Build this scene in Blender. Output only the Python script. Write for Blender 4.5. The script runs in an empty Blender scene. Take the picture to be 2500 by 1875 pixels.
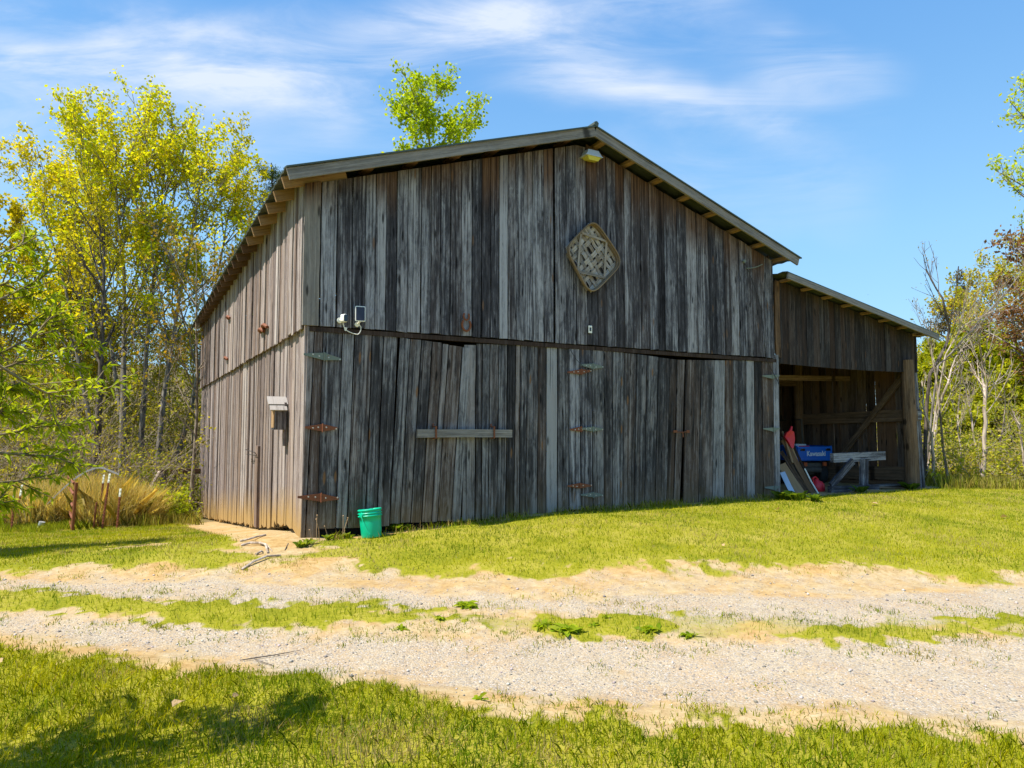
import bpy, bmesh, math, random
import numpy as np
from mathutils import Vector, Matrix
R = math.radians
scn = bpy.context.scene
col = scn.collection
rng = np.random.default_rng(7)
random.seed(7)
# ---------------------------------------------------------------- camera, sky, sun, exposure
EYE = np.array([0, 0, 1.6]); FPX = 1690.0; YAW = R(28.8); PIT = R(3.76)
cd = bpy.data.cameras.new("camera"); cam = bpy.data.objects.new("camera", cd); col.objects.link(cam)
cam.location = EYE; cam.rotation_euler = (R(90) + PIT, 0, -YAW)
cd.sensor_width = 36; cd.lens = 36 * FPX / 2500; cd.clip_end = 3000; cd.clip_start = 0.05
scn.camera = cam
SUN_EL = R(60); SUN_AZ = R(2.5)              # sun stands over -X, a touch behind the gable
sd = Vector((-math.cos(SUN_EL) * math.cos(SUN_AZ), math.cos(SUN_EL) * math.sin(SUN_AZ), math.sin(SUN_EL)))
sl = bpy.data.lights.new("sun", 'SUN'); sl.energy = 4.2; sl.angle = R(0.5); sl.color = (1, 0.94, 0.84)
so = bpy.data.objects.new("sun", sl); col.objects.link(so); so.rotation_euler = sd.to_track_quat('Z', 'Y').to_euler()
scn.view_settings.view_transform = 'Standard'; scn.view_settings.look = 'None'
scn.view_settings.exposure = 1.1; scn.view_settings.gamma = 1
scn.render.film_transparent = False
try: scn.cycles.use_denoising = True
except Exception: pass

class NT:
    def __init__(s, nt): s.t = nt
    def n(s, ty, props=None, **inp):
        nd = s.t.nodes.new('ShaderNode' + ty)
        for k, v in (props or {}).items(): setattr(nd, k, v)
        for k, v in inp.items():
            k = k.replace('_', ' ')
            if k.startswith('i') and k[1:].isdigit(): sock = nd.inputs[int(k[1:])]
            else: sock = nd.inputs[k]
            if isinstance(v, bpy.types.NodeSocket): s.t.links.new(v, sock)
            elif isinstance(v, bpy.types.Node): s.t.links.new(v.outputs[0], sock)
            else:
                if sock.type == 'RGBA' and len(v) == 3: v = (*v, 1)
                sock.default_value = v
        return nd
    def m(s, op, a, b=0.0, c=None, clamp=False):
        d = dict(i0=a, i1=b)
        if c is not None: d['i2'] = c
        nd = s.n('Math', {'operation': op, 'use_clamp': clamp}, **d); return nd.outputs[0]
    def vm(s, op, a, b): return s.n('VectorMath', {'operation': op}, i0=a, i1=b).outputs[0]
    def mix(s, f, a, b, mode='MIX'):
        nd = s.t.nodes.new('ShaderNodeMix'); nd.data_type = 'RGBA'; nd.blend_type = mode
        for sock, v in ((nd.inputs[0], f), (nd.inputs[6], a), (nd.inputs[7], b)):
            if isinstance(v, bpy.types.NodeSocket): s.t.links.new(v, sock)
            elif isinstance(v, (int, float)): sock.default_value = v
            else: sock.default_value = (*v[:3], 1)
        return nd.outputs[2]
    def ramp(s, f, pts):
        nd = s.t.nodes.new('ShaderNodeValToRGB'); s.t.links.new(f, nd.inputs[0]); e = nd.color_ramp.elements
        while len(e) < len(pts): e.new(0.5)
        for el, (p, c) in zip(e, pts):
            el.position = p; el.color = (*c, 1) if len(c) == 3 else c
        return nd.outputs[0]
    def noise(s, vec, scale, detail=4, rough=0.6, dist=0.0):
        return s.n('TexNoise', None, Vector=vec, Scale=scale, Detail=detail, Roughness=rough, Distortion=dist).outputs[0]
    def sm(s, v, a, b):
        nd = s.n('MapRange', {'interpolation_type': 'SMOOTHSTEP'}, i0=v, i1=a, i2=b, i3=0.0, i4=1.0); return nd.outputs[0]

w = bpy.data.worlds.new("World"); scn.world = w; w.use_nodes = True
nt = NT(w.node_tree); w.node_tree.nodes.clear()
sky = nt.n('TexSky', {'sky_type': 'NISHITA', 'sun_disc': False, 'sun_elevation': SUN_EL, 'sun_rotation': R(270) + SUN_AZ,
                      'air_density': 1.0, 'dust_density': 0.4, 'ozone_density': 2.6})
dv = nt.n('TexCoord').outputs['Generated']
sx = nt.n('SeparateXYZ', None, Vector=dv)
_rt = (math.cos(YAW), -math.sin(YAW), 0); _fh = (math.sin(YAW), math.cos(YAW), 0)
fd = nt.m('MAXIMUM', nt.n('VectorMath', {'operation': 'DOT_PRODUCT'}, i0=dv, i1=_fh).outputs['Value'], 0.12)
ca = nt.m('DIVIDE', nt.n('VectorMath', {'operation': 'DOT_PRODUCT'}, i0=dv, i1=_rt).outputs['Value'], fd)   # sky directions on a tangent plane fixed in the world
cb = nt.m('DIVIDE', sx.outputs[2], fd)
pv = nt.n('CombineXYZ', None, X=ca, Y=cb, Z=0.0).outputs[0]
def band(x0, y0, x1, y1, wd, amp, rot, sc, seed):
    a0, b0, a1, b1 = (x0 * 1.1302 - 1250) / FPX, (1049 - y0 * 1.1302) / FPX, (x1 * 1.1302 - 1250) / FPX, (1049 - y1 * 1.1302) / FPX
    L = math.hypot(a1 - a0, b1 - b0); ux, uy = (a1 - a0) / L, (b1 - b0) / L
    wob = nt.m('MULTIPLY', nt.m('SUBTRACT', nt.noise(nt.vm('ADD', pv, (seed, 0, 0)), 3.0, 3), 0.5), 0.16)
    dd = nt.m('ADD', nt.m('ADD', nt.m('MULTIPLY', nt.m('SUBTRACT', ca, a0), -uy), nt.m('MULTIPLY', nt.m('SUBTRACT', cb, b0), ux)), wob)
    tt = nt.m('DIVIDE', nt.m('ADD', nt.m('MULTIPLY', nt.m('SUBTRACT', ca, a0), ux), nt.m('MULTIPLY', nt.m('SUBTRACT', cb, b0), uy)), L)
    f = nt.m('SUBTRACT', 1.0, nt.sm(nt.m('ABSOLUTE', dd), 0.0, wd)); e = nt.m('MULTIPLY', nt.sm(tt, -0.15, 0.2), nt.m('SUBTRACT', 1.0, nt.sm(tt, 0.75, 1.15)))
    mpp = nt.n('Mapping', None, Vector=pv, Location=(seed * 1.7, seed, 0), Rotation=(0, 0, -math.atan2(uy, ux) + rot), Scale=(1.1, 4.2, 1))
    nz = nt.sm(nt.noise(mpp.outputs[0], sc, 9, 0.62, 0.7), 0.32, 0.74)
    return nt.m('MULTIPLY', nt.m('MULTIPLY', f, e), nt.m('MULTIPLY', nz, amp))
cl = band(-100, 150, 1560, 20, 0.12, 0.75, 0.1, 2.6, 1.0)
for q in ((760, 30, 1580, -10, 0.06, 0.75, 0.0, 2.4, 2.3), (200, 40, 900, 230, 0.10, 0.55, 0.2, 2.2, 3.1), (1080, 80, 1820, 260, 0.07, 0.60, 0.05, 2.4, 4.4), (1640, 60, 1960, 200, 0.08, 0.62, 0.0, 2.2, 5.2), (1200, 130, 1800, 300, 0.05, 0.45, 0.0, 2.8, 11.2), (1300, 350, 1700, 470, 0.09, 0.35, 0.1, 1.8, 12.1),
          (1350, 260, 1900, 420, 0.11, 0.42, 0.1, 1.8, 6.6), (-300, 290, 600, 300, 0.12, 0.42, 0.1, 1.8, 7.7), (-300, -20, 500, 40, 0.05, 0.75, 0.0, 2.0, 9.1), (-200, 90, 700, 190, 0.06, 0.6, 0.1, 2.6, 13.3), (500, 320, 760, 270, 0.07, 0.3, 0.1, 1.8, 8.2)):
    cl = nt.m('ADD', cl, band(*q))
cl = nt.m('MINIMUM', cl, 0.9)
el = nt.sm(sx.outputs[2], 0.0, 0.62)
base = nt.ramp(el, [(0.0, (0.115, 0.268, 0.46)), (0.35, (0.095, 0.245, 0.455)), (1.0, (0.042, 0.150, 0.385))])
base = nt.mix(1.0, base, (15.6, 13.2, 11.2), 'MULTIPLY')
tint = nt.mix(0.75, sky.outputs[0], base)
skyc = nt.mix(cl, tint, (3.9, 4.3, 5.0))
bg = nt.n('Background', None, Color=skyc, Strength=0.1)
nt.n('OutputWorld', None, Surface=bg)

# ---------------------------------------------------------------- helpers: picture rays, noise, ground height
FW = np.array([math.sin(YAW) * math.cos(PIT), math.cos(YAW) * math.cos(PIT), math.sin(PIT)])
RT = np.array([math.cos(YAW), -math.sin(YAW), 0.0]); UP = np.cross(RT, FW)
FH = np.array([math.sin(YAW), math.cos(YAW), 0.0])
X0, Y0 = 1.970, 9.228                         # front left corner of the barn
def ray(px, py): return FW + RT * (px - 1250) / FPX + UP * (937.5 - py) / FPX
def on(px, py, ax, v):
    r = ray(px, py); return EYE + r * (v - EYE[ax]) / r[ax]
def onF(px, py, n=0.0): return on(px, py, 1, Y0 - n)          # gable plane
def onL(px, py, n=0.0): return on(px, py, 0, X0 - n)          # side wall plane
def dep(px, py, d):                                           # at depth d
    r = ray(px, py); return EYE + r * d / (r @ FH)
K = 2500 / 2212
def hash2(i, j, s):
    h = np.sin(i * 127.1 + j * 311.7 + s * 74.7) * 43758.5453
    return h - np.floor(h)
def vn(x, y, sc, s=0):
    x = np.asarray(x, float) * sc; y = np.asarray(y, float) * sc
    i = np.floor(x); j = np.floor(y); fx = x - i; fy = y - j
    fx = fx * fx * (3 - 2 * fx); fy = fy * fy * (3 - 2 * fy)
    return (hash2(i, j, s) * (1 - fx) * (1 - fy) + hash2(i + 1, j, s) * fx * (1 - fy) + hash2(i, j + 1, s) * (1 - fx) * fy + hash2(i + 1, j + 1, s) * fx * fy)
def fbm(x, y, sc, s=0): return (vn(x, y, sc, s) * 0.55 + vn(x, y, sc * 2.1, s + 3) * 0.28 + vn(x, y, sc * 4.3, s + 7) * 0.17)
def ss(a, b, x):
    t = np.clip((np.asarray(x, float) - a) / (b - a), 0, 1); return t * t * (3 - 2 * t)
def sp(x, k=1.0): x = np.asarray(x, float); return np.where(x > 8 * k, x, np.log1p(np.exp(np.minimum(x / k, 30))) * k)
def gh(x, y):
    x = np.asarray(x, float); y = np.asarray(y, float); u = x - X0; v = y - Y0
    h = 0.17 * ss(-5.5, -0.6, v) + 0.13 * ss(0.3, 4, u) * ss(-5, -0.6, v)
    wl = 0.0925 * sp(v - 0.2, 0.3); wl = np.minimum(wl, 1.5); lf = 0.086 * (sp(v - 0.2, 0.3) - sp(v - 8.4, 0.4)) - 0.03 * (sp(v - 9.5, 0.5) - sp(v - 20, 1.0))
    k_ = ss(-3.2, -1.2, u); h = h - (wl * k_ + lf * (1 - k_)) * (1 - ss(2, 9, u)) * (1 - ss(30, 70, v))
    h = h - 0.055 * sp(v - 3.0, 0.6) * ss(3, 10, u)
    h = h - 0.012 * sp(-u - 1.0, 0.8) * (1 - ss(12, 40, -u))
    h = h + 0.10 * np.exp(-((u + 0.35) / 0.6) ** 2 - ((v - 0.9) / 1.5) ** 2)       # spoil heap along the side wall
    far = ss(28, 120, np.hypot(x, y))
    h = h + far * (7.5 + 5 * vn(x, y, 0.012, 5)) * ss(0, 60, y + 0.3 * np.abs(x))
    near = 1 - ss(25, 60, np.hypot(x, y))
    h = h + near * (0.03 * (vn(x, y, 1.3, 2) - 0.5) + 0.012 * (vn(x, y, 6, 4) - 0.5))
    return h
def G(px, py):
    r = ray(px, py); r = r / np.linalg.norm(r); t = 1.5
    while t < 90:
        p = EYE + r * t
        if p[2] < gh(p[0], p[1]): break
        t += 0.05
    a, b = t - 0.05, t
    for _ in range(12):
        m = (a + b) / 2; p = EYE + r * m
        if p[2] < gh(p[0], p[1]): b = m
        else: a = m
    return EYE + r * b
def vert(bx, by, tx, ty):                                     # foot on the ground, top in the plane through it facing the camera
    g = G(bx, by); return g, dep(tx, ty, (g - EYE) @ FH)

# ---------------------------------------------------------------- object helpers
def tag(o, label=None, cat=None, group=None, kind=None):
    for k, v in (('label', label), ('category', cat), ('group', group), ('kind', kind)):
        if v: o[k] = v
    return o
def empty(name, loc, label, cat, group=None):
    o = bpy.data.objects.new(name, None); o.location = Vector(loc); col.objects.link(o); o.empty_display_size = 0.2
    return tag(o, label, cat, group)
def rootpos(o):
    p = Vector((0, 0, 0))
    while o: p += o.location; o = o.parent
    return p
def link(name, me, mat, parent=None):
    o = bpy.data.objects.new(name, me); col.objects.link(o)
    if mat: me.materials.append(mat)
    if parent:
        o.parent = parent; q = rootpos(parent)
        n = len(me.vertices); a = np.empty(n * 3, np.float32); me.vertices.foreach_get('co', a)
        a = a.reshape(-1, 3) - np.array(q, np.float32); me.vertices.foreach_set('co', a.ravel()); me.update()
    return o
def npmesh(name, V, F, mat, parent=None, attrs=None, smooth=False):   # V (n,3), F (m,k) with constant k
    me = bpy.data.meshes.new(name); V = np.asarray(V, np.float32); F = np.asarray(F, np.int32); k = F.shape[1]
    me.vertices.add(len(V)); me.vertices.foreach_set('co', V.ravel())
    me.loops.add(F.size); me.loops.foreach_set('vertex_index', F.ravel())
    me.polygons.add(len(F)); me.polygons.foreach_set('loop_start', np.arange(0, F.size, k, dtype=np.int32))
    me.polygons.foreach_set('loop_total', np.full(len(F), k, np.int32))
    if smooth: me.polygons.foreach_set('use_smooth', np.ones(len(F), bool))
    me.update(calc_edges=True)
    for an, arr in (attrs or {}).items():
        at = me.attributes.new(an, 'FLOAT_VECTOR', 'POINT'); at.data.foreach_set('vector', np.asarray(arr, np.float32).ravel())
    return link(name, me, mat, parent)
class MB:
    def __init__(s): s.v = []; s.f = []; s.g = []; s.a = []
    def add(s, vs, fs, gr=None, at=(0.5, 0.3, 0)):
        b = len(s.v)
        for i, p in enumerate(vs):
            s.v.append(tuple(float(c) for c in p)); s.g.append(gr[i] if gr else tuple(float(c) for c in p))
            s.a.append(at[i] if isinstance(at, list) else at)
        for f in fs: s.f.append(tuple(b + i for i in f))
    def build(s, name, mat, parent=None, smooth=False):
        me = bpy.data.meshes.new(name); me.from_pydata(s.v, [], s.f)
        for an, arr in (('grain', s.g), ('wa', s.a)):
            at = me.attributes.new(an, 'FLOAT_VECTOR', 'POINT'); at.data.foreach_set('vector', np.asarray(arr, np.float32).ravel())
        if smooth: me.polygons.foreach_set('use_smooth', np.ones(len(me.polygons), bool))
        me.update(); return link(name, me, mat, parent)
    # a board given by its four front corners; N points out of the wall; t is its thickness
    def board(s, bl, br, tr, tl, N, t=0.022, seg=6, wav=0.004, bright=None, brown=None, dirt=None, jut=0.0):
        bl, br, tr, tl, N = [np.asarray(q, float) for q in (bl, br, tr, tl, N)]
        N = N / np.linalg.norm(N)
        if bright is None: bright = random.gauss(0.5, 0.14)
        if brown is None: brown = random.random() ** 2
        ox, oy, oz = random.uniform(0, 50), random.uniform(0, 50), random.uniform(0, 50)
        L = np.linalg.norm(tl - bl); W = np.linalg.norm(br - bl)
        vs, gr, at = [], [], []
        Wd = (br - bl) / max(W, 1e-6)
        bow = random.gauss(0, 0.004)
        for i in range(seg + 1):
            q = i / seg; d = N * (jut + bow * math.sin(q * math.pi))
            e = 0 if i in (0, seg) else 1
            a = bl + (tl - bl) * q + d + Wd * random.uniform(-wav, wav) * e
            b = br + (tr - br) * q + d + Wd * random.uniform(-wav, wav) * e
            if i == 0: a = a + (bl - tl) / L * random.uniform(-wav, wav); b = b + (br - tr) / L * random.uniform(-wav, wav)
            for p, acx, nn in ((a, 0, 0), (b, W, 0), (b - N * t, W, -t), (a - N * t, 0, -t)):
                vs.append(p); gr.append((ox + acx, oy + q * L, oz + nn))
                at.append((bright, brown, dirt(q) if dirt else 0.0))
        fs = []
        for i in range(seg):
            k = 4 * i
            for j in range(4): fs.append((k + j, k + (j + 1) % 4, k + 4 + (j + 1) % 4, k + 4 + j))
        fs += [(3, 2, 1, 0), (4 * seg, 4 * seg + 1, 4 * seg + 2, 4 * seg + 3)]
        s.add(vs, fs, gr, at)
    # straight timber from p to q, section w (along side) by h (along up)
    def beam(s, p, q, w_, h_, side=None, seg=4, wav=0.003, **k):
        p = np.asarray(p, float); q = np.asarray(q, float); d = (q - p) / np.linalg.norm(q - p)
        if side is None: side = np.cross(d, (0, 0, 1)) if abs(d[2]) < 0.95 else np.array([1.0, 0, 0])
        side = np.asarray(side, float); side = side - d * (side @ d); side /= np.linalg.norm(side)
        n = np.cross(side, d); o = n * h_ / 2
        s.board(p - side * w_ / 2 + o, p + side * w_ / 2 + o, q + side * w_ / 2 + o, q - side * w_ / 2 + o, n, h_, seg, wav, **k)
    def box(s, c, hx, hy, hz, at=(0.5, 0.3, 0)):
        c = np.asarray(c, float); hx, hy, hz = [np.asarray(q, float) for q in (hx, hy, hz)]
        vs = [c + hx * a + hy * b + hz * e for a in (-1, 1) for b in (-1, 1) for e in (-1, 1)]
        s.add(vs, [(0, 1, 3, 2), (4, 6, 7, 5), (0, 4, 5, 1), (2, 3, 7, 6), (0, 2, 6, 4), (1, 5, 7, 3)], None, at)
    def rbox(s, c, hx, hy, hz, b=0.2, at=(0.5, 0.3, 0)):                 # box with rounded outline in the hx/hy plane
        c, hx, hy, hz = [np.asarray(q, float) for q in (c, hx, hy, hz)]
        lx, ly = np.linalg.norm(hx), np.linalg.norm(hy); r = b * min(lx, ly); pr = []
        for sx_, sy_, a0 in ((1, 1, 0), (-1, 1, 90), (-1, -1, 180), (1, -1, 270)):
            for k in range(5):
                an = R(a0 + k * 22.5); pr.append(((sx_ * (lx - r) + r * math.cos(an)) / lx, (sy_ * (ly - r) + r * math.sin(an)) / ly))
        n = len(pr); vs = []
        for z, sc in ((-1, 1), (0.8, 1), (1, 0.93)): vs += [c + hx * x * sc + hy * y * sc + hz * z for x, y in pr]
        fs = [tuple(range(n))[::-1], tuple(range(2 * n, 3 * n))]
        for k in (0, n): fs += [(k + i, k + (i + 1) % n, k + n + (i + 1) % n, k + n + i) for i in range(n)]
        s.add(vs, fs, None, at)
    def tube(s, pts, rad, n=8, cap=True, at=(0.5, 0.3, 0), rough=0.0):
        pts = [np.asarray(p, float) for p in pts]
        if not hasattr(rad, '__len__'): rad = [rad] * len(pts)
        vs, gr = [], []; o = random.uniform(0, 50); L = 0
        ref = np.array([0.31, 0.87, 0.38])
        for i, p in enumerate(pts):
            d = pts[min(i + 1, len(pts) - 1)] - pts[max(i - 1, 0)]; d = d / (np.linalg.norm(d) + 1e-9)
            a = np.cross(d, ref); a /= np.linalg.norm(a) + 1e-9; b = np.cross(d, a)
            if i: L += np.linalg.norm(p - pts[i - 1])
            for k in range(n):
                t = 2 * math.pi * k / n; rr = rad[i] * (1 + random.uniform(-rough, rough))
                vs.append(p + (a * math.cos(t) + b * math.sin(t)) * rr); gr.append((o + rad[0] * math.cos(t), L + o, o + rad[0] * math.sin(t)))
        fs = [(i * n + k, i * n + (k + 1) % n, (i + 1) * n + (k + 1) % n, (i + 1) * n + k) for i in range(len(pts) - 1) for k in range(n)]
        if cap: fs += [tuple(range(n))[::-1], tuple(range((len(pts) - 1) * n, len(pts) * n))]
        s.add(vs, fs, gr, at)
    def lathe(s, c, prof, axis=(0, 0, 1), n=24, at=(0.5, 0.3, 0), cap=False):
        axis = Vector(axis).normalized(); q = axis.to_track_quat('Z', 'Y'); c = Vector(c); vs = []
        for r_, z in prof:
            for k in range(n):
                t = 2 * math.pi * k / n; vs.append(c + q @ Vector((r_ * math.cos(t), r_ * math.sin(t), z)))
        fs = [(i * n + k, i * n + (k + 1) % n, (i + 1) * n + (k + 1) % n, (i + 1) * n + k) for i in range(len(prof) - 1) for k in range(n)]
        if cap: fs += [tuple(range(n))[::-1], tuple(range((len(prof) - 1) * n, len(prof) * n))]
        s.add(vs, fs, None, at)

# ---------------------------------------------------------------- materials
def newmat(name):
    m = bpy.data.materials.new(name); m.use_nodes = True; m.node_tree.nodes.clear(); return m, NT(m.node_tree)
def plain(name, c, rough=0.6, metal=0.0, var=0.15, sc=9.0, spec=0.4, bump=0.0):
    m, t = newmat(name); g = t.n('NewGeometry').outputs['Position']
    f = t.noise(g, sc, 5, 0.6)
    cc = t.mix(f, tuple(q * (1 - var) for q in c), tuple(min(1, q * (1 + var)) for q in c))
    k = dict(Base_Color=cc, Roughness=rough, Metallic=metal, Specular_IOR_Level=spec)
    if bump: k['Normal'] = t.n('Bump', None, Strength=bump, Distance=0.01, Height=f).outputs[0]
    t.n('OutputMaterial', None, Surface=t.n('BsdfPrincipled', None, **k)); return m
def rusty(name, c, rust=(0.16, 0.05, 0.02), amt=0.5):
    m, t = newmat(name); g = t.n('NewGeometry').outputs['Position']
    f = t.sm(t.noise(g, 26, 5, 0.65), 0.62 - 0.4 * amt, 0.78 - 0.4 * amt); f2 = t.noise(g, 90, 4, 0.6)
    rc = t.mix(f2, tuple(q * 0.5 for q in rust), tuple(q * 1.7 for q in rust))
    t.n('OutputMaterial', None, Surface=t.n('BsdfPrincipled', None, Base_Color=t.mix(f, c, rc), Roughness=0.75,
        Normal=t.n('Bump', None, Strength=0.3, Distance=0.004, Height=f2).outputs[0])); return m
def wood(name, dark, mid, light, brown, mud=(0.42, 0.27, 0.10), contrast=1.0, brownamt=0.6):
    m, t = newmat(name)
    g = t.n('Attribute', {'attribute_name': 'grain'}).outputs['Vector']
    wa = t.n('SeparateXYZ', None, Vector=t.n('Attribute', {'attribute_name': 'wa'}).outputs['Vector'])
    nf = t.noise(t.vm('MULTIPLY', g, (125, 1.3, 125)), 1, 5, 0.7)
    nm = t.noise(t.vm('MULTIPLY', g, (34, 0.6, 34)), 1, 7, 0.7, 0.35)
    nb = t.noise(t.vm('MULTIPLY', g, (7, 1.0, 7)), 1, 5, 0.66, 0.5)
    nd = t.noise(t.vm('MULTIPLY', g, (55, 0.35, 55)), 1, 3, 0.5, 0.8)
    ni = t.noise(t.vm('MULTIPLY', g, (16, 4.5, 16)), 1, 6, 0.72, 0.9)
    v = t.m('ADD', t.m('ADD', t.m('MULTIPLY', nm, 0.34), t.m('MULTIPLY', ni, 0.18)), t.m('ADD', t.m('MULTIPLY', nf, 0.24), t.m('MULTIPLY', nb, 0.24)))
    v = t.m('ADD', t.m('MULTIPLY', t.m('SUBTRACT', v, 0.5), 2.3 * contrast), t.m('ADD', 0.5, t.m('MULTIPLY', t.m('SUBTRACT', wa.outputs[0], 0.5), 0.62)))
    c = t.ramp(v, [(0.22, dark), (0.47, mid), (0.74, light)])
    bf = t.m('MULTIPLY', t.sm(t.m('ADD', nb, t.m('MULTIPLY', wa.outputs[1], 0.35)), 0.5, 0.85), brownamt)
    c = t.mix(bf, c, t.mix(nm, tuple(q * 0.55 for q in brown), tuple(q * 1.5 for q in brown)))
    # dark weather checks running with the grain
    c = t.mix(t.m('MULTIPLY', t.sm(nd, 0.63, 0.73), 0.72), c, tuple(q * 0.45 for q in dark))
    # knots
    vo = t.n('TexVoronoi', {'voronoi_dimensions': '2D'}, Vector=t.vm('MULTIPLY', g, (5.5, 1.15, 1)), Scale=1.0, Randomness=1.0)
    ks = t.n('SeparateColor', None, Color=vo.outputs['Color'])
    kd = t.m('ADD', vo.outputs['Distance'], t.m('MULTIPLY', t.m('SUBTRACT', nb, 0.5), 0.12))
    kn = t.m('MULTIPLY', t.m('SUBTRACT', 1.0, t.sm(kd, 0.04, 0.12)), t.m('GREATER_THAN', ks.outputs[0], 0.36))
    kcol = t.mix(t.m('GREATER_THAN', ks.outputs[1], 0.80), tuple(q * 0.4 for q in dark), tuple(q * 1.2 for q in brown))
    c = t.mix(t.m('MULTIPLY', kn, 0.85), c, kcol)
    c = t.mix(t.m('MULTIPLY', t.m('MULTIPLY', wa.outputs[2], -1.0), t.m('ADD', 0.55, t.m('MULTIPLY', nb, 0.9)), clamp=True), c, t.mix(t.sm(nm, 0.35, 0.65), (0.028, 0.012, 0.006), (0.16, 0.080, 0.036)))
    md = t.m('MULTIPLY', wa.outputs[2], t.m('ADD', 0.5, t.m('MULTIPLY', nm, 1.0)), clamp=True)
    c = t.mix(md, c, t.mix(nf, tuple(q * 0.7 for q in mud), mud))
    hb = t.m('ADD', t.m('MULTIPLY', nf, 0.4), t.m('SUBTRACT', nm, t.m('MULTIPLY', t.sm(nd, 0.6, 0.72), 0.8)))
    t.n('OutputMaterial', None, Surface=t.n('BsdfPrincipled', None, Base_Color=c, Roughness=0.88, Specular_IOR_Level=0.2,
        Normal=t.n('Bump', None, Strength=0.55, Distance=0.006, Height=hb).outputs[0])); return m
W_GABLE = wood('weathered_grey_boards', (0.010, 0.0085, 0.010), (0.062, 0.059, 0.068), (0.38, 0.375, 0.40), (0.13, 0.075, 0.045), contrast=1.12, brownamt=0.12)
W_DOOR = wood('weathered_door_boards', (0.010, 0.009, 0.009), (0.057, 0.054, 0.058), (0.32, 0.315, 0.325), (0.17, 0.085, 0.035), contrast=1.12, brownamt=0.28)
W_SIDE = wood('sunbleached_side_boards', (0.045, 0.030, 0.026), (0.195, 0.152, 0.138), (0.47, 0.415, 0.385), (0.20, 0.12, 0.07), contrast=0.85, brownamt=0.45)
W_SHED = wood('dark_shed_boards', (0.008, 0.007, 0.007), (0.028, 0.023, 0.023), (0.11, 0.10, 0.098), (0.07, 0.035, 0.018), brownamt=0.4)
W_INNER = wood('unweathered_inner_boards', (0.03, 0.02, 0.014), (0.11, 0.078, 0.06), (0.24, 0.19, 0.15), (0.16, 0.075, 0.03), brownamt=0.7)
W_TRIM = wood('pale_grey_trim', (0.05, 0.044, 0.040), (0.165, 0.150, 0.138), (0.34, 0.315, 0.295), (0.25, 0.17, 0.10), contrast=0.8, brownamt=0.3)
W_FRESH = wood('tan_timber', (0.13, 0.075, 0.035), (0.33, 0.215, 0.12), (0.50, 0.36, 0.22), (0.30, 0.16, 0.06), contrast=0.8, brownamt=0.5)
W_LOG = wood('brown_log', (0.035, 0.02, 0.012), (0.135, 0.088, 0.055), (0.27, 0.19, 0.125), (0.22, 0.11, 0.045), brownamt=0.5)
W_SPLINT = wood('dry_splint', (0.06, 0.05, 0.042), (0.25, 0.225, 0.20), (0.54, 0.51, 0.48), (0.26, 0.17, 0.08), brownamt=0.35)
W_RIM = wood('dark_hoop', (0.06, 0.045, 0.03), (0.19, 0.155, 0.12), (0.38, 0.34, 0.29), (0.22, 0.13, 0.05), brownamt=0.5)
M_ROOF = plain('dull_green_roof_metal', (0.085, 0.10, 0.075), 0.5, 0.4, 0.35, 3)
M_RUST = rusty('rusted_iron', (0.10, 0.05, 0.03), (0.17, 0.052, 0.018), 0.9)
M_GALV = rusty('galvanised_hinge', (0.15, 0.18, 0.15), (0.20, 0.09, 0.03), 0.12)
M_NAIL = plain('pale_bolt', (0.5, 0.47, 0.42), 0.45, 0.6)
M_WHITE = plain('white_plastic', (0.78, 0.77, 0.70), 0.4, 0, 0.04)
M_BLACKGL = plain('black_glass', (0.012, 0.013, 0.016), 0.15, 0, 0.1, spec=0.6)
M_PANEL = plain('solar_cells', (0.022, 0.022, 0.04), 0.25, 0, 0.1)
M_WIRE = plain('dark_wire', (0.02, 0.02, 0.02), 0.6)
M_GREYM = plain('grey_painted_metal', (0.42, 0.46, 0.50), 0.5, 0.1)
M_LENS = plain('yellowed_lens', (0.55, 0.48, 0.06), 0.3, 0, 0.2, 14)
M_TEAL = plain('teal_green_plastic', (0.0, 0.47, 0.26), 0.38, 0, 0.06)
M_RED = plain('red_plastic', (0.62, 0.02, 0.035), 0.4, 0, 0.08)
M_BLUE = plain('blue_painted_steel', (0.005, 0.13, 0.56), 0.35, 0, 0.12, 5)
M_TYRE = plain('black_rubber', (0.022, 0.022, 0.023), 0.85, 0, 0.3, 20, bump=0.3)
M_DKMET = plain('dusty_dark_metal', (0.11, 0.10, 0.085), 0.7, 0.2, 0.4, 12)
M_LETTER = plain('white_lettering', (0.75, 0.78, 0.8), 0.5, 0, 0.02)
M_AMBER = plain('tail_lamp_plastic', (0.5, 0.10, 0.03), 0.3)
M_TPOST = rusty('rust_red_post_paint', (0.13, 0.03, 0.015), (0.20, 0.06, 0.02), 0.5)
M_CLOTH = plain('pale_blue_sheeting', (0.45, 0.52, 0.6), 0.8, 0, 0.15)
M_MESHW = plain('grey_fence_wire', (0.26, 0.25, 0.24), 0.55, 0.3)
M_SILV = plain('pale_sheet_metal', (0.5, 0.53, 0.56), 0.4, 0.6)

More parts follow.
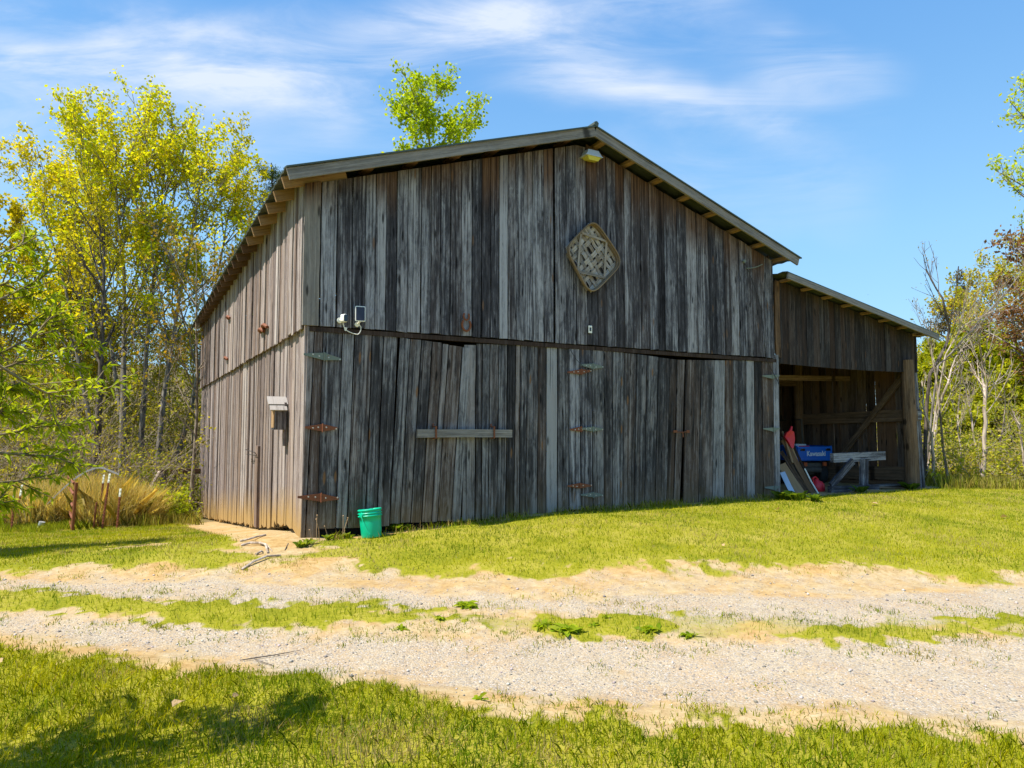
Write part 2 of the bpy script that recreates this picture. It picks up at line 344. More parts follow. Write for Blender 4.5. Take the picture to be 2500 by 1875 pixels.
def leafmat(name, trans=0.5, rough=0.55, noise=0.25):
    m, t = newmat(name); a = t.n('Attribute', {'attribute_name': 'lc'}).outputs['Vector']
    g = t.n('NewGeometry').outputs['Position']
    c = t.mix(t.noise(g, 6, 3), a, t.mix(1.0, a, (1 - noise, 1 - noise, 1 - noise), 'MULTIPLY'))
    d = t.n('BsdfPrincipled', None, Base_Color=c, Roughness=rough, Specular_IOR_Level=0.08)
    tr = t.n('BsdfTranslucent', None, Color=t.mix(1.0, c, (1.35, 1.3, 0.5), 'MULTIPLY'))
    t.n('OutputMaterial', None, Surface=t.n('MixShader', None, i0=trans, i1=d, i2=tr)); return m
M_LEAF = leafmat('leaf'); M_GRASS = leafmat('grass_blade', 0.35, 0.6); M_STRAW = leafmat('straw', 0.3, 0.7)
def bark(name, c0, c1):
    m, t = newmat(name); g = t.n('NewGeometry').outputs['Position']
    f = t.noise(t.vm('MULTIPLY', g, (9, 9, 1.8)), 1.5, 5, 0.65)
    t.n('OutputMaterial', None, Surface=t.n('BsdfPrincipled', None, Base_Color=t.mix(t.sm(f, 0.35, 0.65), c0, c1), Roughness=0.9, Specular_IOR_Level=0.15,
        Normal=t.n('Bump', None, Strength=0.5, Distance=0.02, Height=f).outputs[0])); return m
B_GREY = bark('grey_bark', (0.10, 0.085, 0.07), (0.30, 0.27, 0.23))
B_DARK = bark('dark_bark', (0.05, 0.04, 0.03), (0.16, 0.13, 0.105))
B_PALE = bark('pale_bark', (0.25, 0.19, 0.14), (0.50, 0.42, 0.34))
B_TWIG = bark('twig_bark', (0.13, 0.095, 0.06), (0.34, 0.28, 0.21))

# ground materials: 'mk' = (grass, gravel, dirt tone)
def groundmat():
    m, t = newmat('soil_and_gravel'); g = t.n('NewGeometry').outputs['Position']
    mk = t.n('SeparateXYZ', None, Vector=t.n('Attribute', {'attribute_name': 'mk'}).outputs['Vector'])
    n1 = t.noise(g, 1.6, 5, 0.6); n2 = t.noise(g, 34, 4, 0.7); n3 = t.noise(g, 9, 5, 0.65)
    dirt = t.ramp(t.m('ADD', t.m('MULTIPLY', n3, 0.6), t.m('MULTIPLY', n2, 0.4)), [(0.3, (0.24, 0.155, 0.065)), (0.5, (0.375, 0.275, 0.14)), (0.68, (0.47, 0.375, 0.23))])
    dirt = t.mix(t.sm(n1, 0.42, 0.62), dirt, t.mix(1.0, dirt, (1.0, 0.88, 0.68), 'MULTIPLY'))
    vo = t.n('TexVoronoi', None, Vector=g, Scale=70.0); vs = t.n('SeparateColor', None, Color=vo.outputs['Color'])
    stone = t.ramp(vs.outputs[0], [(0.0, (0.13, 0.12, 0.12)), (0.3, (0.27, 0.25, 0.235)), (0.7, (0.36, 0.33, 0.295)), (1.0, (0.50, 0.46, 0.41))])
    stone = t.mix(t.sm(vo.outputs['Distance'], 0.4, 0.75), stone, (0.30, 0.25, 0.18))
    vo2 = t.n('TexVoronoi', None, Vector=g, Scale=140.0); v2 = t.n('SeparateColor', None, Color=vo2.outputs['Color'])
    grit = t.ramp(v2.outputs[0], [(0.0, (0.21, 0.185, 0.165)), (0.5, (0.37, 0.33, 0.28)), (1.0, (0.5, 0.46, 0.41))])
    gravel = t.mix(t.m('GREATER_THAN', vs.outputs[1], 0.6), t.mix(0.45, grit, dirt), stone)
    gm = t.m('MULTIPLY', t.sm(t.m('ADD', mk.outputs[1], t.m('MULTIPLY', t.m('SUBTRACT', t.noise(g, 3.5, 5, 0.65), 0.5), 1.6)), 0.25, 1.0), 0.85)
    c = t.mix(gm, dirt, gravel)
    thatch = t.ramp(t.m('ADD', t.m('MULTIPLY', n2, 0.5), t.m('MULTIPLY', n1, 0.5)), [(0.35, (0.11, 0.13, 0.006)), (0.5, (0.22, 0.21, 0.01)), (0.68, (0.34, 0.28, 0.06))])
    c = t.mix(t.sm(t.m('ADD', mk.outputs[0], t.m('MULTIPLY', t.m('SUBTRACT', n2, 0.5), 0.5)), 0.35, 0.7), c, thatch)
    litter = t.ramp(t.m('ADD', t.m('MULTIPLY', n2, 0.4), t.m('MULTIPLY', n1, 0.6)), [(0.3, (0.06, 0.05, 0.025)), (0.5, (0.13, 0.10, 0.045)), (0.7, (0.16, 0.15, 0.04))])
    c = t.mix(mk.outputs[2], c, litter)
    hb = t.m('ADD', t.m('MULTIPLY', n2, 0.7), t.m('SUBTRACT', n3, t.m('MULTIPLY', t.m('MULTIPLY', gm, vo.outputs['Distance']), 1.2)))
    t.n('OutputMaterial', None, Surface=t.n('BsdfPrincipled', None, Base_Color=c, Roughness=0.95, Specular_IOR_Level=0.15,
        Normal=t.n('Bump', None, Strength=0.5, Distance=0.015, Height=hb).outputs[0])); return m
M_GROUND = groundmat()

# ---------------------------------------------------------------- ground and drive
def rd(p): p = np.asarray(p); return p[..., 0] * RT[0] + p[..., 1] * RT[1], p[..., 0] * FH[0] + p[..., 1] * FH[1]
def edge(pts):
    q = np.array([G(x * K, y * K) for x, y in pts]); r_, d_ = rd(q); o = np.argsort(r_); r_, d_ = r_[o], d_[o]
    s0 = (d_[1] - d_[0]) / (r_[1] - r_[0]); s1 = (d_[-1] - d_[-2]) / (r_[-1] - r_[-2])
    s0 = np.clip(s0, -0.3, 0.3); s1 = np.clip(s1, -0.3, 0.3)
    r_ = np.concatenate([[r_[0] - 30], r_, [r_[-1] + 30]]); d_ = np.concatenate([[d_[0] - 30 * s0], d_, [d_[-1] + 30 * s1]])
    return lambda r, R_=r_, D_=d_: np.interp(r, R_, D_)
E1 = edge([(0, 1228), (330, 1222), (520, 1212), (650, 1216), (760, 1212), (870, 1218), (1000, 1222), (1250, 1220), (1500, 1214), (1750, 1222), (2000, 1233), (2212, 1230)])
E2 = edge([(0, 1236), (500, 1232), (900, 1262), (1250, 1268), (1600, 1262), (2000, 1262), (2212, 1256)])
E3 = edge([(0, 1262), (300, 1281), (600, 1300), (900, 1302), (1250, 1312), (1500, 1318), (1800, 1336), (2212, 1324)])
E4 = edge([(0, 1302), (250, 1320), (500, 1338), (800, 1350), (1200, 1360), (1500, 1366), (1800, 1368), (2212, 1358)])
E5 = edge([(0, 1395), (300, 1430), (550, 1475), (750, 1488), (900, 1512), (1100, 1533), (1300, 1545), (1600, 1556), (1900, 1566), (2212, 1596)])
E6 = edge([(0, 1148), (110, 1150), (300, 1135), (430, 1128)])        # mown lawn ends at the fence line
PATCH = [G(310 * K, 1180 * K), G(350 * K, 1130 * K), G(560 * K, 1185 * K), G(480 * K, 1145 * K)]
def masks(x, y):
    r_, d_ = rd(np.stack([x, y], -1))
    nz = (fbm(x, y, 1.1, 11) - 0.5); nf = (fbm(x, y, 4.5, 21) - 0.5) + 0.8 * (fbm(x, y, 13, 23) - 0.5)
    e1, e2, e3, e4, e5 = E1(r_), E2(r_), E3(r_), E4(r_), E5(r_)
    u = x - X0; v = y - Y0
    far = ss(-0.30, 0.42, d_ - e1 + 0.16 + nz * 0.9 + nf * 0.75)
    near = ss(-0.14, 0.20, e5 - d_ + 0.05 + nz * 0.5 + nf * 0.5)
    mid = ss(-0.08, 0.26, np.minimum(d_ - e4, e3 - d_) + nz * 0.5 + nf * 0.6 + 0.08)
    thin = 1 - ss(-2.2, 0.2, r_) * (0.50 - 0.85 * ss(0.48, 0.62, fbm(x, y, 1.7, 31)))
    mid = mid * np.clip(thin, 0, 1)
    grass = np.maximum(np.maximum(far, near), mid)
    # bare earth: corner heap, along the walls, worn patch
    bare = np.exp(-(np.maximum(np.abs(u + 0.35) - 0.25, 0) / 0.28) ** 2) * ss(-1.2, -0.4, v) * (1 - ss(15.5, 17, v))
    bare = np.maximum(bare, np.exp(-((u + 0.3) / 0.62) ** 2 - ((v + 0.7) / 0.5) ** 2) * 0.95)
    bare = np.maximum(bare, np.exp(-((u - 0.9) / 1.4) ** 2 - ((v + 1.15) / 0.30) ** 2) * 0.30)
    bare = np.maximum(bare, 0.9 * np.exp(-(np.maximum(v + 0.12, -v - 0.12) / 0.13) ** 2) * ss(-0.3, 0, u) * ss(9.6, 9, u))
    bare = np.maximum(bare, 0.9 * ss(9.0, 9.4, u) * ss(-0.5, -0.05, v) * ss(14.6, 13.8, u))
    for p, s, a in ((PATCH[0], 0.5, 0.95), (PATCH[1], 0.9, 0.9), (PATCH[2], 0.7, 0.6), (PATCH[3], 0.7, 0.5)):
        pr, pd = rd(p); bare = np.maximum(bare, a * np.exp(-((r_ - pr) / s) ** 2 - ((d_ - pd) / (s * 1.1)) ** 2))
    grass = grass * (1 - np.clip((bare + nf * 0.7) * 1.5 - 0.35, 0, 1))
    under = (u > 0.02) & (u < 13.5) & (v > 0.02) & (v < 15); grass = np.where(under, 0, grass)
    gra = np.maximum(ss(-0.1, 0.35, np.minimum(e2 - d_, d_ - e3 + 0.25) + nz * 0.5), ss(-0.15, 0.45, np.minimum(e4 - d_ + 0.1, d_ - e5 - 0.15) + nz * 0.4))
    gra = np.maximum(gra, 0.50 * ss(-0.1, 0.3, np.minimum(e1 - d_, d_ - e5)))
    gra = gra * np.where((d_ > e1 + 0.1) | (d_ < e5 - 0.1), 0, 1)
    return grass, gra
def axis(lo, hi, st, far_, g=1.16):
    a = list(np.arange(lo, hi, st)); s = st; p = hi
    while p < far_: a.append(p); s *= g; p += s
    s = st; p = lo - s; b = []
    while p > -far_: b.append(p); s *= g; p -= s
    return np.array(b[::-1] + a)
gx = axis(-7, 15.5, 0.06, 900); gy = axis(1.2, 12.5, 0.055, 900)
XX, YY = np.meshgrid(gx, gy); ZZ = gh(XX, YY)
gr_, ga_ = masks(XX, YY)
r_, d_ = rd(np.stack([XX, YY], -1))
ditch = 0.05 * ss(0.0, 0.5, np.minimum(E1(r_) - d_ + 0.1, d_ - E5(r_))) * (np.abs(r_) < 25)
ZZ = ZZ - ditch + 0.02 * gr_ * (np.hypot(XX, YY) < 25) + 0.018 * (fbm(XX, YY, 7, 41) - 0.5) * (np.hypot(XX, YY) < 16)
def gz(x, y):
    i = np.clip(np.searchsorted(gx, x) - 1, 0, len(gx) - 2); j = np.clip(np.searchsorted(gy, y) - 1, 0, len(gy) - 2)
    fx = (x - gx[i]) / (gx[i + 1] - gx[i]); fy = (y - gy[j]) / (gy[j + 1] - gy[j])
    return ZZ[j, i] * (1 - fx) * (1 - fy) + ZZ[j, i + 1] * fx * (1 - fy) + ZZ[j + 1, i] * (1 - fx) * fy + ZZ[j + 1, i + 1] * fx * fy
ny, nx = XX.shape
idx = np.arange(nx * ny).reshape(ny, nx)
FQ = np.stack([idx[:-1, :-1], idx[:-1, 1:], idx[1:, 1:], idx[1:, :-1]], -1).reshape(-1, 4)
PV = np.stack([XX, YY, ZZ], -1).reshape(-1, 3); MK = np.stack([gr_, ga_, ss(17, 20, d_ + 1.5 * (fbm(XX, YY, 0.5, 77) - 0.5)) + 0 * gr_], -1).reshape(-1, 3)
isroad = ((d_ < E1(r_)) & (d_ > E5(r_)) & (np.abs(r_) < 60)).ravel()
fr = isroad[FQ].sum(1) >= 2
def sub(name, sel):
    F = FQ[sel]; used = np.unique(F); mp_ = np.full(len(PV), -1); mp_[used] = np.arange(len(used))
    o = npmesh(name, PV[used], mp_[F], M_GROUND, attrs={'mk': MK[used]}, smooth=True); tag(o, kind='structure'); return o
sub('ground', ~fr); sub('gravel_drive', fr)
def GZ(p): return np.array([p[0], p[1], float(gz(p[0], p[1]))])

# ---------------------------------------------------------------- grass, straw, gravel (uncountable)
def blades(name, P, hgt, wid, C, mat, lean=0.5, label=None, cat=None, seg=1):
    n = len(P); az = rng.uniform(0, 2 * np.pi, n); la = rng.uniform(0.1, 1, n) * lean
    ld = rng.uniform(0, 2 * np.pi, n)
    wx = np.stack([np.cos(az), np.sin(az), 0 * az], -1) * wid[:, None] / 2
    top = np.stack([np.cos(ld) * la, np.sin(ld) * la, np.sqrt(np.maximum(1 - la ** 2, 0.05))], -1) * hgt[:, None]
    if seg == 1:
        V = np.stack([P - wx, P + wx, P + top], 1).reshape(-1, 3); F = np.arange(n * 3).reshape(-1, 3); k = 3
        o = npmesh(name, V, F, mat, attrs={'lc': np.repeat(C, 3, 0)})
    else:
        mid = top * np.array([0.38, 0.38, 0.62])
        V = np.stack([P - wx, P + wx, P + mid + wx * 0.8, P + top, P + mid - wx * 0.8], 1).reshape(-1, 3)
        F = np.arange(n * 5).reshape(-1, 5); o = npmesh(name, V, F, mat, attrs={'lc': np.repeat(C, 5, 0)})
    return tag(o, label, cat, kind='stuff')
def sample(n, rlo, rhi, dlo, dhi):
    r = rng.uniform(rlo, rhi, n); d = rng.uniform(dlo, dhi, n); return r * RT[0] + d * FH[0], r * RT[1] + d * FH[1]
def grasscol(x, y, n):
    t = np.clip(fbm(x, y, 0.9, 51) * 1.3 - 0.30 + 0.9 * (fbm(x, y, 5.5, 53) - 0.4) + rng.normal(0, 0.22, n), 0, 1)[:, None]
    g = np.array([0.13, 0.21, 0.004]); yl = np.array([0.46, 0.435, 0.006]); c = g * (1 - t) + yl * t
    dry = (rng.random(n) < 0.06 + 0.55 * ss(0.52, 0.72, fbm(x, y, 1.7, 61)))[:, None]
    c = np.where(dry, np.array([0.44, 0.35, 0.13]), c)
    return c * rng.uniform(0.75, 1.2, (n, 1))
def lawn(name, n, rlo, rhi, dlo, dhi, h, wdt, label, seg=1, lean=0.7, sel=None, hvar=0.5):
    x, y = sample(n, rlo, rhi, dlo, dhi); g, _ = masks(x, y)
    keep = rng.random(n) < np.clip(g * 1.2 - 0.08, 0, 1) ** 1.3
    if sel is not None: keep &= sel(x, y)
    x, y, g = x[keep], y[keep], g[keep]; m = len(x)
    P = np.stack([x, y, gz(x, y) - 0.004], -1)
    hh = h * rng.uniform(1 - hvar, 1 + hvar, m) * (0.55 + 0.5 * g) * (0.7 + 0.7 * fbm(x, y, 2.3, 71))
    return blades(name, P, hh, wdt * rng.uniform(0.7, 1.3, m), grasscol(x, y, m), M_GRASS, lean, label, 'grass', seg)
dE5 = lambda x, y: (lambda q: q[1] < E5(q[0]) + 0.8)(rd(np.stack([x, y], -1)))
dMid = lambda x, y: (lambda q: (q[1] >= E5(q[0]) + 0.8) & (q[1] < E1(q[0]) - 0.25))(rd(np.stack([x, y], -1)))
dFar = lambda x, y: (lambda q: (q[1] >= E1(q[0]) - 0.25) & ((q[1] < E6(q[0])) | (q[0] > -4.0)))(rd(np.stack([x, y], -1)))
lawn('grass', 330000, -8.5, 5.2, 2.2, 7.2, 0.048, 0.0046, 'thick uncut green grass in the foreground below the gravel drive', 2, 0.97, dE5)
lawn('grass', 90000, -7.5, 8, 3.8, 9.5, 0.055, 0.006, 'tufty strip of green grass between the two wheel tracks', 1, 0.8, dMid)
lawn('grass', 420000, -12, 16, 6.0, 19.5, 0.038, 0.0085, 'short mown lawn between the drive and the barn', 1, 0.8, dFar)

def tufts(name, nc, sel, label, area=(-6.5, 7.5, 3.4, 9.6)):
    x, y = sample(nc, *area); g, ga = masks(x, y); r_, d_ = rd(np.stack([x, y], -1))
    e = np.minimum(np.minimum(np.abs(d_ - E1(r_)), np.abs(d_ - E5(r_))), np.minimum(np.abs(d_ - E3(r_)), np.abs(d_ - E4(r_))) * 0.8)
    k = (g < 0.5) & (rng.random(nc) < np.exp(-(e / 0.28) ** 2)) & (d_ < E1(r_) + 0.4) & (d_ > E5(r_) - 0.3); x, y = x[k], y[k]; kb = rng.integers(6, 46, len(x)); R_ = 0.012 + kb * 0.0016
    X = np.repeat(x, kb) + rng.normal(0, 1, kb.sum()) * np.repeat(R_, kb); Y = np.repeat(y, kb) + rng.normal(0, 1, kb.sum()) * np.repeat(R_, kb); m = len(X)
    blades(name, np.stack([X, Y, gz(X, Y) - 0.003], -1), 0.032 * rng.uniform(0.4, 1.4, m), 0.0055 * rng.uniform(0.7, 1.3, m), grasscol(X, Y, m), M_GRASS, 0.95, label, 'grass', 2)
tufts('grass_tufts', 2600, None, 'sparse little grass tufts on the bare edges of the drive')

def rocks(name, n, sel, smin, smax, label, area=(-7, 8, 3.4, 9.5)):
    x, y = sample(n, *area); g, ga = masks(x, y); k = (ga - g * 1.2 > 0.25 + 0.4 * rng.random(n)) & sel(x, y); x, y = x[k], y[k]; m = len(x)
    s = smin + (smax - smin) * rng.random(m) ** 3 + 0.014 * (rng.random(m) < 0.012)
    base = np.array([[1, 0, 0], [-1, 0, 0], [0, 1, 0], [0, -1, 0], [0, 0, .7], [0, 0, -.7]])
    V = base[None] * rng.uniform(0.6, 1.2, (m, 6, 1)) * s[:, None, None]
    a = rng.uniform(0, 6.28, m); ca, sa = np.cos(a)[:, None], np.sin(a)[:, None]
    V = np.stack([V[..., 0] * ca - V[..., 1] * sa, V[..., 0] * sa + V[..., 1] * ca, V[..., 2]], -1) + np.stack([x, y, gz(x, y) + s * 0.2], -1)[:, None]
    f = np.array([[0, 2, 4], [2, 1, 4], [1, 3, 4], [3, 0, 4], [2, 0, 5], [1, 2, 5], [3, 1, 5], [0, 3, 5]])
    F = (f[None] + 6 * np.arange(m)[:, None, None]).reshape(-1, 3)
    c = np.array([0.38, 0.345, 0.31])[None] * rng.uniform(0.35, 1.4, (m, 1)) * (1 + rng.normal(0, 0.04, (m, 3)))
    return tag(npmesh(name, V.reshape(-1, 3), F, M_STRAW2, attrs={'lc': np.repeat(np.clip(c, 0.05, 0.8), 6, 0)}), label, 'gravel', kind='stuff')
M_STRAW2, _t = newmat('loose_stone'); _t.n('OutputMaterial', None, Surface=_t.n('BsdfPrincipled', None, Base_Color=_t.n('Attribute', {'attribute_name': 'lc'}).outputs['Vector'], Roughness=0.9))
rocks('gravel', 46000, lambda x, y: x < 99, 0.002, 0.0105, 'loose pale gravel lying along the wheel tracks of the drive')

# ---------------------------------------------------------------- the barn
BW, BD = 8.93, 15.1; SEAM = 2.965; EAVE = 4.90; RIDGE = 6.47; RX = 4.45; OH = 0.35
SL = (RIDGE - EAVE) / (RX + OH)
def zr(u): return RIDGE - SL * abs(u - RX)
NF = np.array([0, -1.0, 0]); NL = np.array([-1.0, 0, 0])
def FP(u, z, n=0.0): return np.array([X0 + u, Y0 - n, z])
def LP(v, z, n=0.0): return np.array([X0 - n, Y0 + v, z])
barn = empty('barn', (X0, Y0, 0.17), 'big weathered grey wooden barn with a low gable roof and an open lean-to', 'barn')
# gable boards, edges read off the photograph and put on the wall plane
ed = []
def z3(a): return 460 + a * .3255
def z5(a): return 1240 + a * .3255
pairs = [(z3(a), z3(b)) for a, b in ((992, 1105), (1110, 1222), (1226, 1322), (1326, 1398), (1402, 1478), (1482, 1558), (1562, 1640), (1644, 1740), (1744, 1815), (1819, 1885), (1888, 1962), (1975, 2045), (2049, 2125), (2128, 2195))]
pairs = [(a, b, 685) for a, b in pairs] + [(1176, 1197, 605), (1198, 1218, 605), (1219, 1239, 605)]
pairs += [(z5(a), z5(b), 605) for a, b in ((0, 59), (61, 121), (123, 187), (189, 268), (270, 340), (356, 433), (435, 511), (513, 588), (590, 668), (671, 739), (742, 807), (810, 873), (875, 928), (930, 993), (995, 1060), (1062, 1115), (1118, 1172), (1174, 1265), (1268, 1337), (1340, 1412), (1414, 1495), (1498, 1555), (1558, 1618), (1620, 1664), (1666, 1725), (1727, 1787), (1789, 1830), (1832, 1920), (1922, 1985))]
mb = MB()
stain = lambda q: 0.0
prev = None
for a, b, y in pairs:
    u0 = onF(a, y, 0.05)[0] - X0; u1 = onF(b, y, 0.05)[0] - X0
    if prev is not None and 0.0 < u0 - prev < 0.03: u0 = prev + 0.008 + random.random() * 0.007
    prev = u1; d = random.gauss(0, 0.006); ru = random.gauss(0, 0.004)
    zt0, zt1 = zr(u0) - 0.165, zr(u1) - 0.165
    if u0 < RX < u1: zt0 = zt1 = min(zt0, zt1)
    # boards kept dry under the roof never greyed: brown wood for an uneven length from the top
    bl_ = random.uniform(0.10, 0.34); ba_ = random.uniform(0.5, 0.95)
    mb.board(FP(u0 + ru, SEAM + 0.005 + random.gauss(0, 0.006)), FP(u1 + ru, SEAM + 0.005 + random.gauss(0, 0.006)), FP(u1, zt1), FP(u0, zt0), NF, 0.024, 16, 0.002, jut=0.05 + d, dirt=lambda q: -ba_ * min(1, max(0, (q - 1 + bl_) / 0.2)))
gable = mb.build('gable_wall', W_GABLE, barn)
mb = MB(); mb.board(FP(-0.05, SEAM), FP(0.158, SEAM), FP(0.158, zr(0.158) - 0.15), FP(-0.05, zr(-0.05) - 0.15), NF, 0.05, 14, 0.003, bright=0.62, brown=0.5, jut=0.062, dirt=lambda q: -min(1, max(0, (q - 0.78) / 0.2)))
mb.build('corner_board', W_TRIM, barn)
mb = MB(); mb.board(FP(0.05, SEAM - 0.075), FP(BW - 0.02, SEAM - 0.075), FP(BW - 0.02, SEAM - 0.012), FP(0.05, SEAM - 0.012), NF, 0.05, 1, 0, jut=0.035, brown=1.0, bright=0.45)
mb.build('ledger_beam', W_SHED, barn)
# doors: board edges in the two enlargements of the photograph -> wall plane
def q4(x, y): return (680 + x * .3255, 780 + y * .3255)
def q6(x, y): return (1340 + x * .2803, 780 + y * .2803)
def doorboards(lst, n, mat, name, parent, tk=0.025, dirt=True):
    m = MB(); k0 = lst[0]
    for (f, tl, tr, br, bl) in lst:
        A, B, C_, D = [onF(*f(*p), n) for p in (bl, br, tr, tl)]; B = B - (0.008, 0, 0); C_ = C_ - (0.008, 0, 0); A = A + (0.003, 0, 0); D = D + (0.003, 0, 0)
        zt = min(C_[2], SEAM - 0.03); 
        dd = (lambda q: max(0, 0.34 * (1 - q * 6))) if dirt else None
        m.board(A, B, C_, D, NF, tk, 8, 0.0035, jut=random.gauss(0, 0.003), dirt=dd)
    return m.build(name, mat, parent)
A_ = [(q4, a, b, c, d) for a, b, c, d in (
    ((340, 65), (483, 75), (428, 1565), (290, 1570)), ((486, 80), (573, 85), (516, 1565), (430, 1565)), ((576, 92), (703, 105), (650, 1562), (518, 1565)),
    ((706, 112), (790, 120), (736, 1560), (653, 1560)), ((793, 122), (895, 135), (834, 1548), (739, 1556)), ((912, 132), (990, 148), (914, 1530), (836, 1532)),
    ((993, 148), (1075, 153), (990, 1522), (917, 1526)), ((1078, 155), (1155, 165), (1072, 1522), (993, 1522)), ((1158, 168), (1231, 175), (1147, 1520), (1075, 1520)),
    ((1234, 183), (1277, 188), (1191, 1515), (1150, 1518)), ((1279, 192), (1378, 205), (1296, 1512), (1194, 1510)), ((1380, 208), (1440, 214), (1365, 1522), (1299, 1515)))]
B_ = [(q4, a, b, c, d) for a, b, c, d in (
    ((1395, 190), (1482, 192), (1472, 1505), (1378, 1512)), ((1487, 182), (1530, 183), (1521, 1500), (1478, 1502)), ((1533, 184), (1586, 185), (1570, 1497), (1524, 1499)),
    ((1588, 186), (1653, 188), (1636, 1493), (1573, 1496)), ((1656, 188), (1718, 189), (1703, 1488), (1639, 1492)), ((1722, 188), (1780, 190), (1764, 1485), (1706, 1488)),
    ((1783, 193), (1816, 195), (1805, 1478), (1767, 1482)), ((1818, 195), (1864, 196), (1852, 1475), (1808, 1478)), ((1867, 195), (1947, 198), (1942, 1465), (1855, 1470)),
    ((1950, 200), (2010, 208), (2006, 1455), (1945, 1462)), ((2013, 210), (2092, 213), (2090, 1445), (2009, 1453)), ((2096, 213), (2176, 216), (2178, 1435), (2094, 1442)))]
C_ = [(q6, a, b, c, d) for a, b, c, d in (
    ((376, 255), (475, 265), (480, 1650), (388, 1652)), ((478, 268), (560, 276), (553, 1645), (483, 1648)), ((563, 281), (657, 290), (645, 1640), (556, 1644)),
    ((660, 291), (764, 302), (745, 1634), (648, 1638)), ((768, 303), (856, 313), (833, 1628), (749, 1632)), ((860, 315), (955, 327), (925, 1620), (836, 1626)),
    ((958, 330), (1055, 342), (1024, 1614), (928, 1618)), ((1058, 343), (1120, 349), (1084, 1608), (1027, 1612)), ((1123, 350), (1185, 353), (1138, 1604), (1087, 1606)))]
D_ = [(q6, a, b, c, d) for a, b, c, d in (
    ((1200, 352), (1325, 354), (1303, 1602), (1172, 1606)), ((1328, 355), (1442, 355), (1425, 1595), (1306, 1600)), ((1445, 356), (1535, 356), (1530, 1590), (1428, 1594)),
    ((1538, 356), (1605, 356), (1603, 1584), (1533, 1588)), ((1608, 356), (1715, 357), (1725, 1578), (1606, 1582)), ((1718, 357), (1785, 357), (1797, 1572), (1728, 1576)),
    ((1788, 357), (1852, 358), (1870, 1568), (1800, 1570)), ((1855, 358), (1950, 360), (1970, 1564), (1873, 1567)))]
door1 = doorboards(A_, 0.022, W_DOOR, 'barn_door', barn)
door2 = doorboards(B_, 0.010, W_DOOR, 'barn_door', barn)
door3 = doorboards(C_, 0.020, W_DOOR, 'barn_door', barn)
door4 = doorboards(D_, 0.014, W_DOOR, 'barn_door', barn)
door1['label'] = 'leftmost barn door, sagging on its hinges with boards leaning'
door2['label'] = 'upright barn door held by the wooden bar'
door3['label'] = 'third barn door with a dark slot at its right edge'
door4['label'] = 'barn door next to the open lean-to'
p1 = doorboards([(q4, (218, 50), (272, 55), (200, 1640), (166, 1650)), (q4, (274, 55), (337, 65), (286, 1645), (203, 1640))], 0.024, W_DOOR, 'door_post', barn, 0.05)
p2 = doorboards([(q6, (178, 255), (268, 258), (279, 1655), (187, 1658)), (q6, (271, 250), (373, 255), (385, 1652), (283, 1655))], 0.024, W_GABLE, 'door_post', barn, 0.05)
p3 = doorboards([(q6, (1955, 308), (2003, 308), (2020, 1590), (1974, 1592))], 0.028, W_GABLE, 'door_post', barn, 0.08)
# sill and dark framing behind the doors
mb = MB(); mb.beam(FP(0.25, 0.17, -0.20), FP(4.4, 0.24, -0.20), 0.12, 0.2, bright=0.3); mb.beam(FP(4.4, 0.24, -0.16), FP(8.9, 0.2, -0.16), 0.12, 0.16, bright=0.3)
mb.build('sill_beam', W_SHED, barn)
# hinges: two tapered leaves, knuckle and bolts
def hinge(pl, pk, pr, hgt, mat, parent, n=0.052, bolts=True):
    L_, Kc, R_ = [onF(x * K, y * K, n) for x, y in (pl, pk, pr)]; m = MB(); t = 0.006
    for E_, end in ((L_, -1), (R_, 1)):
        if np.linalg.norm(E_ - Kc) < 0.03: continue
        h0, h1 = hgt / 2, hgt * 0.12
        a = [Kc + (0, 0, h0), E_ + (0, 0, h1), E_ - (0, 0, h1), Kc - (0, 0, h0)]; b = [p + (0, t, 0) for p in a]
        m.add(a + b, [(0, 1, 2, 3), (7, 6, 5, 4), (0, 4, 5, 1), (1, 5, 6, 2), (2, 6, 7, 3), (3, 7, 4, 0)])
    m.tube([Kc + (0, -0.004, -hgt / 2 - 0.006), Kc + (0, -0.004, hgt / 2 + 0.006)], 0.011, 8); nf_ = len(m.f)
    if bolts:
        for E_, fs in ((L_, (0.25, 0.55)), (R_, (0.25, 0.92))):
            for f in fs:
                p = Kc + (E_ - Kc) * f; m.lathe(p + (0, -0.006, random.uniform(-.012, .012)), [(0.0001, 0), (0.009, 0), (0.011, 0.006), (0.011, 0.008)], (0, 1, 0), 8)
    o = m.build('strap_hinge', mat, parent); o.data.materials.append(M_NAIL)
    for k in range(nf_, len(m.f)): o.data.polygons[k].material_index = 1
    return o
hinge((656, 765), (701, 770), (737, 776), 0.10, M_GALV, door1)
hinge((659, 923), (697, 924), (729, 925), 0.10, M_RUST, door1)
hinge((643, 1074), (694, 1075), (732, 1077), 0.11, M_RUST, door1)
hinge((1226, 804), (1256, 803), (1278, 801), 0.085, M_RUST, door2)
hinge((1231, 928), (1256, 927), (1262, 927), 0.085, M_RUST, door2, 0.056)
hinge((1226, 1050), (1253, 1049), (1279, 1049), 0.085, M_RUST, door2)
hinge((1254, 788), (1282, 791), (1304, 793), 0.09, M_GALV, door3, 0.060)
hinge((1255, 926), (1281, 927), (1303, 927), 0.08, M_GALV, door3, 0.066)
hinge((1255, 1069), (1282, 1069), (1303, 1069), 0.085, M_GALV, door3)
hinge((1647, 812), (1669, 814), (1684, 811), 0.08, M_GALV, door4, 0.062, False)
hinge((1649, 926), (1671, 928), (1685, 925), 0.08, M_GALV, door4, 0.062, False)
hinge((1652, 1053), (1674, 1054), (1686, 1051), 0.08, M_GALV, door4, 0.062, False)
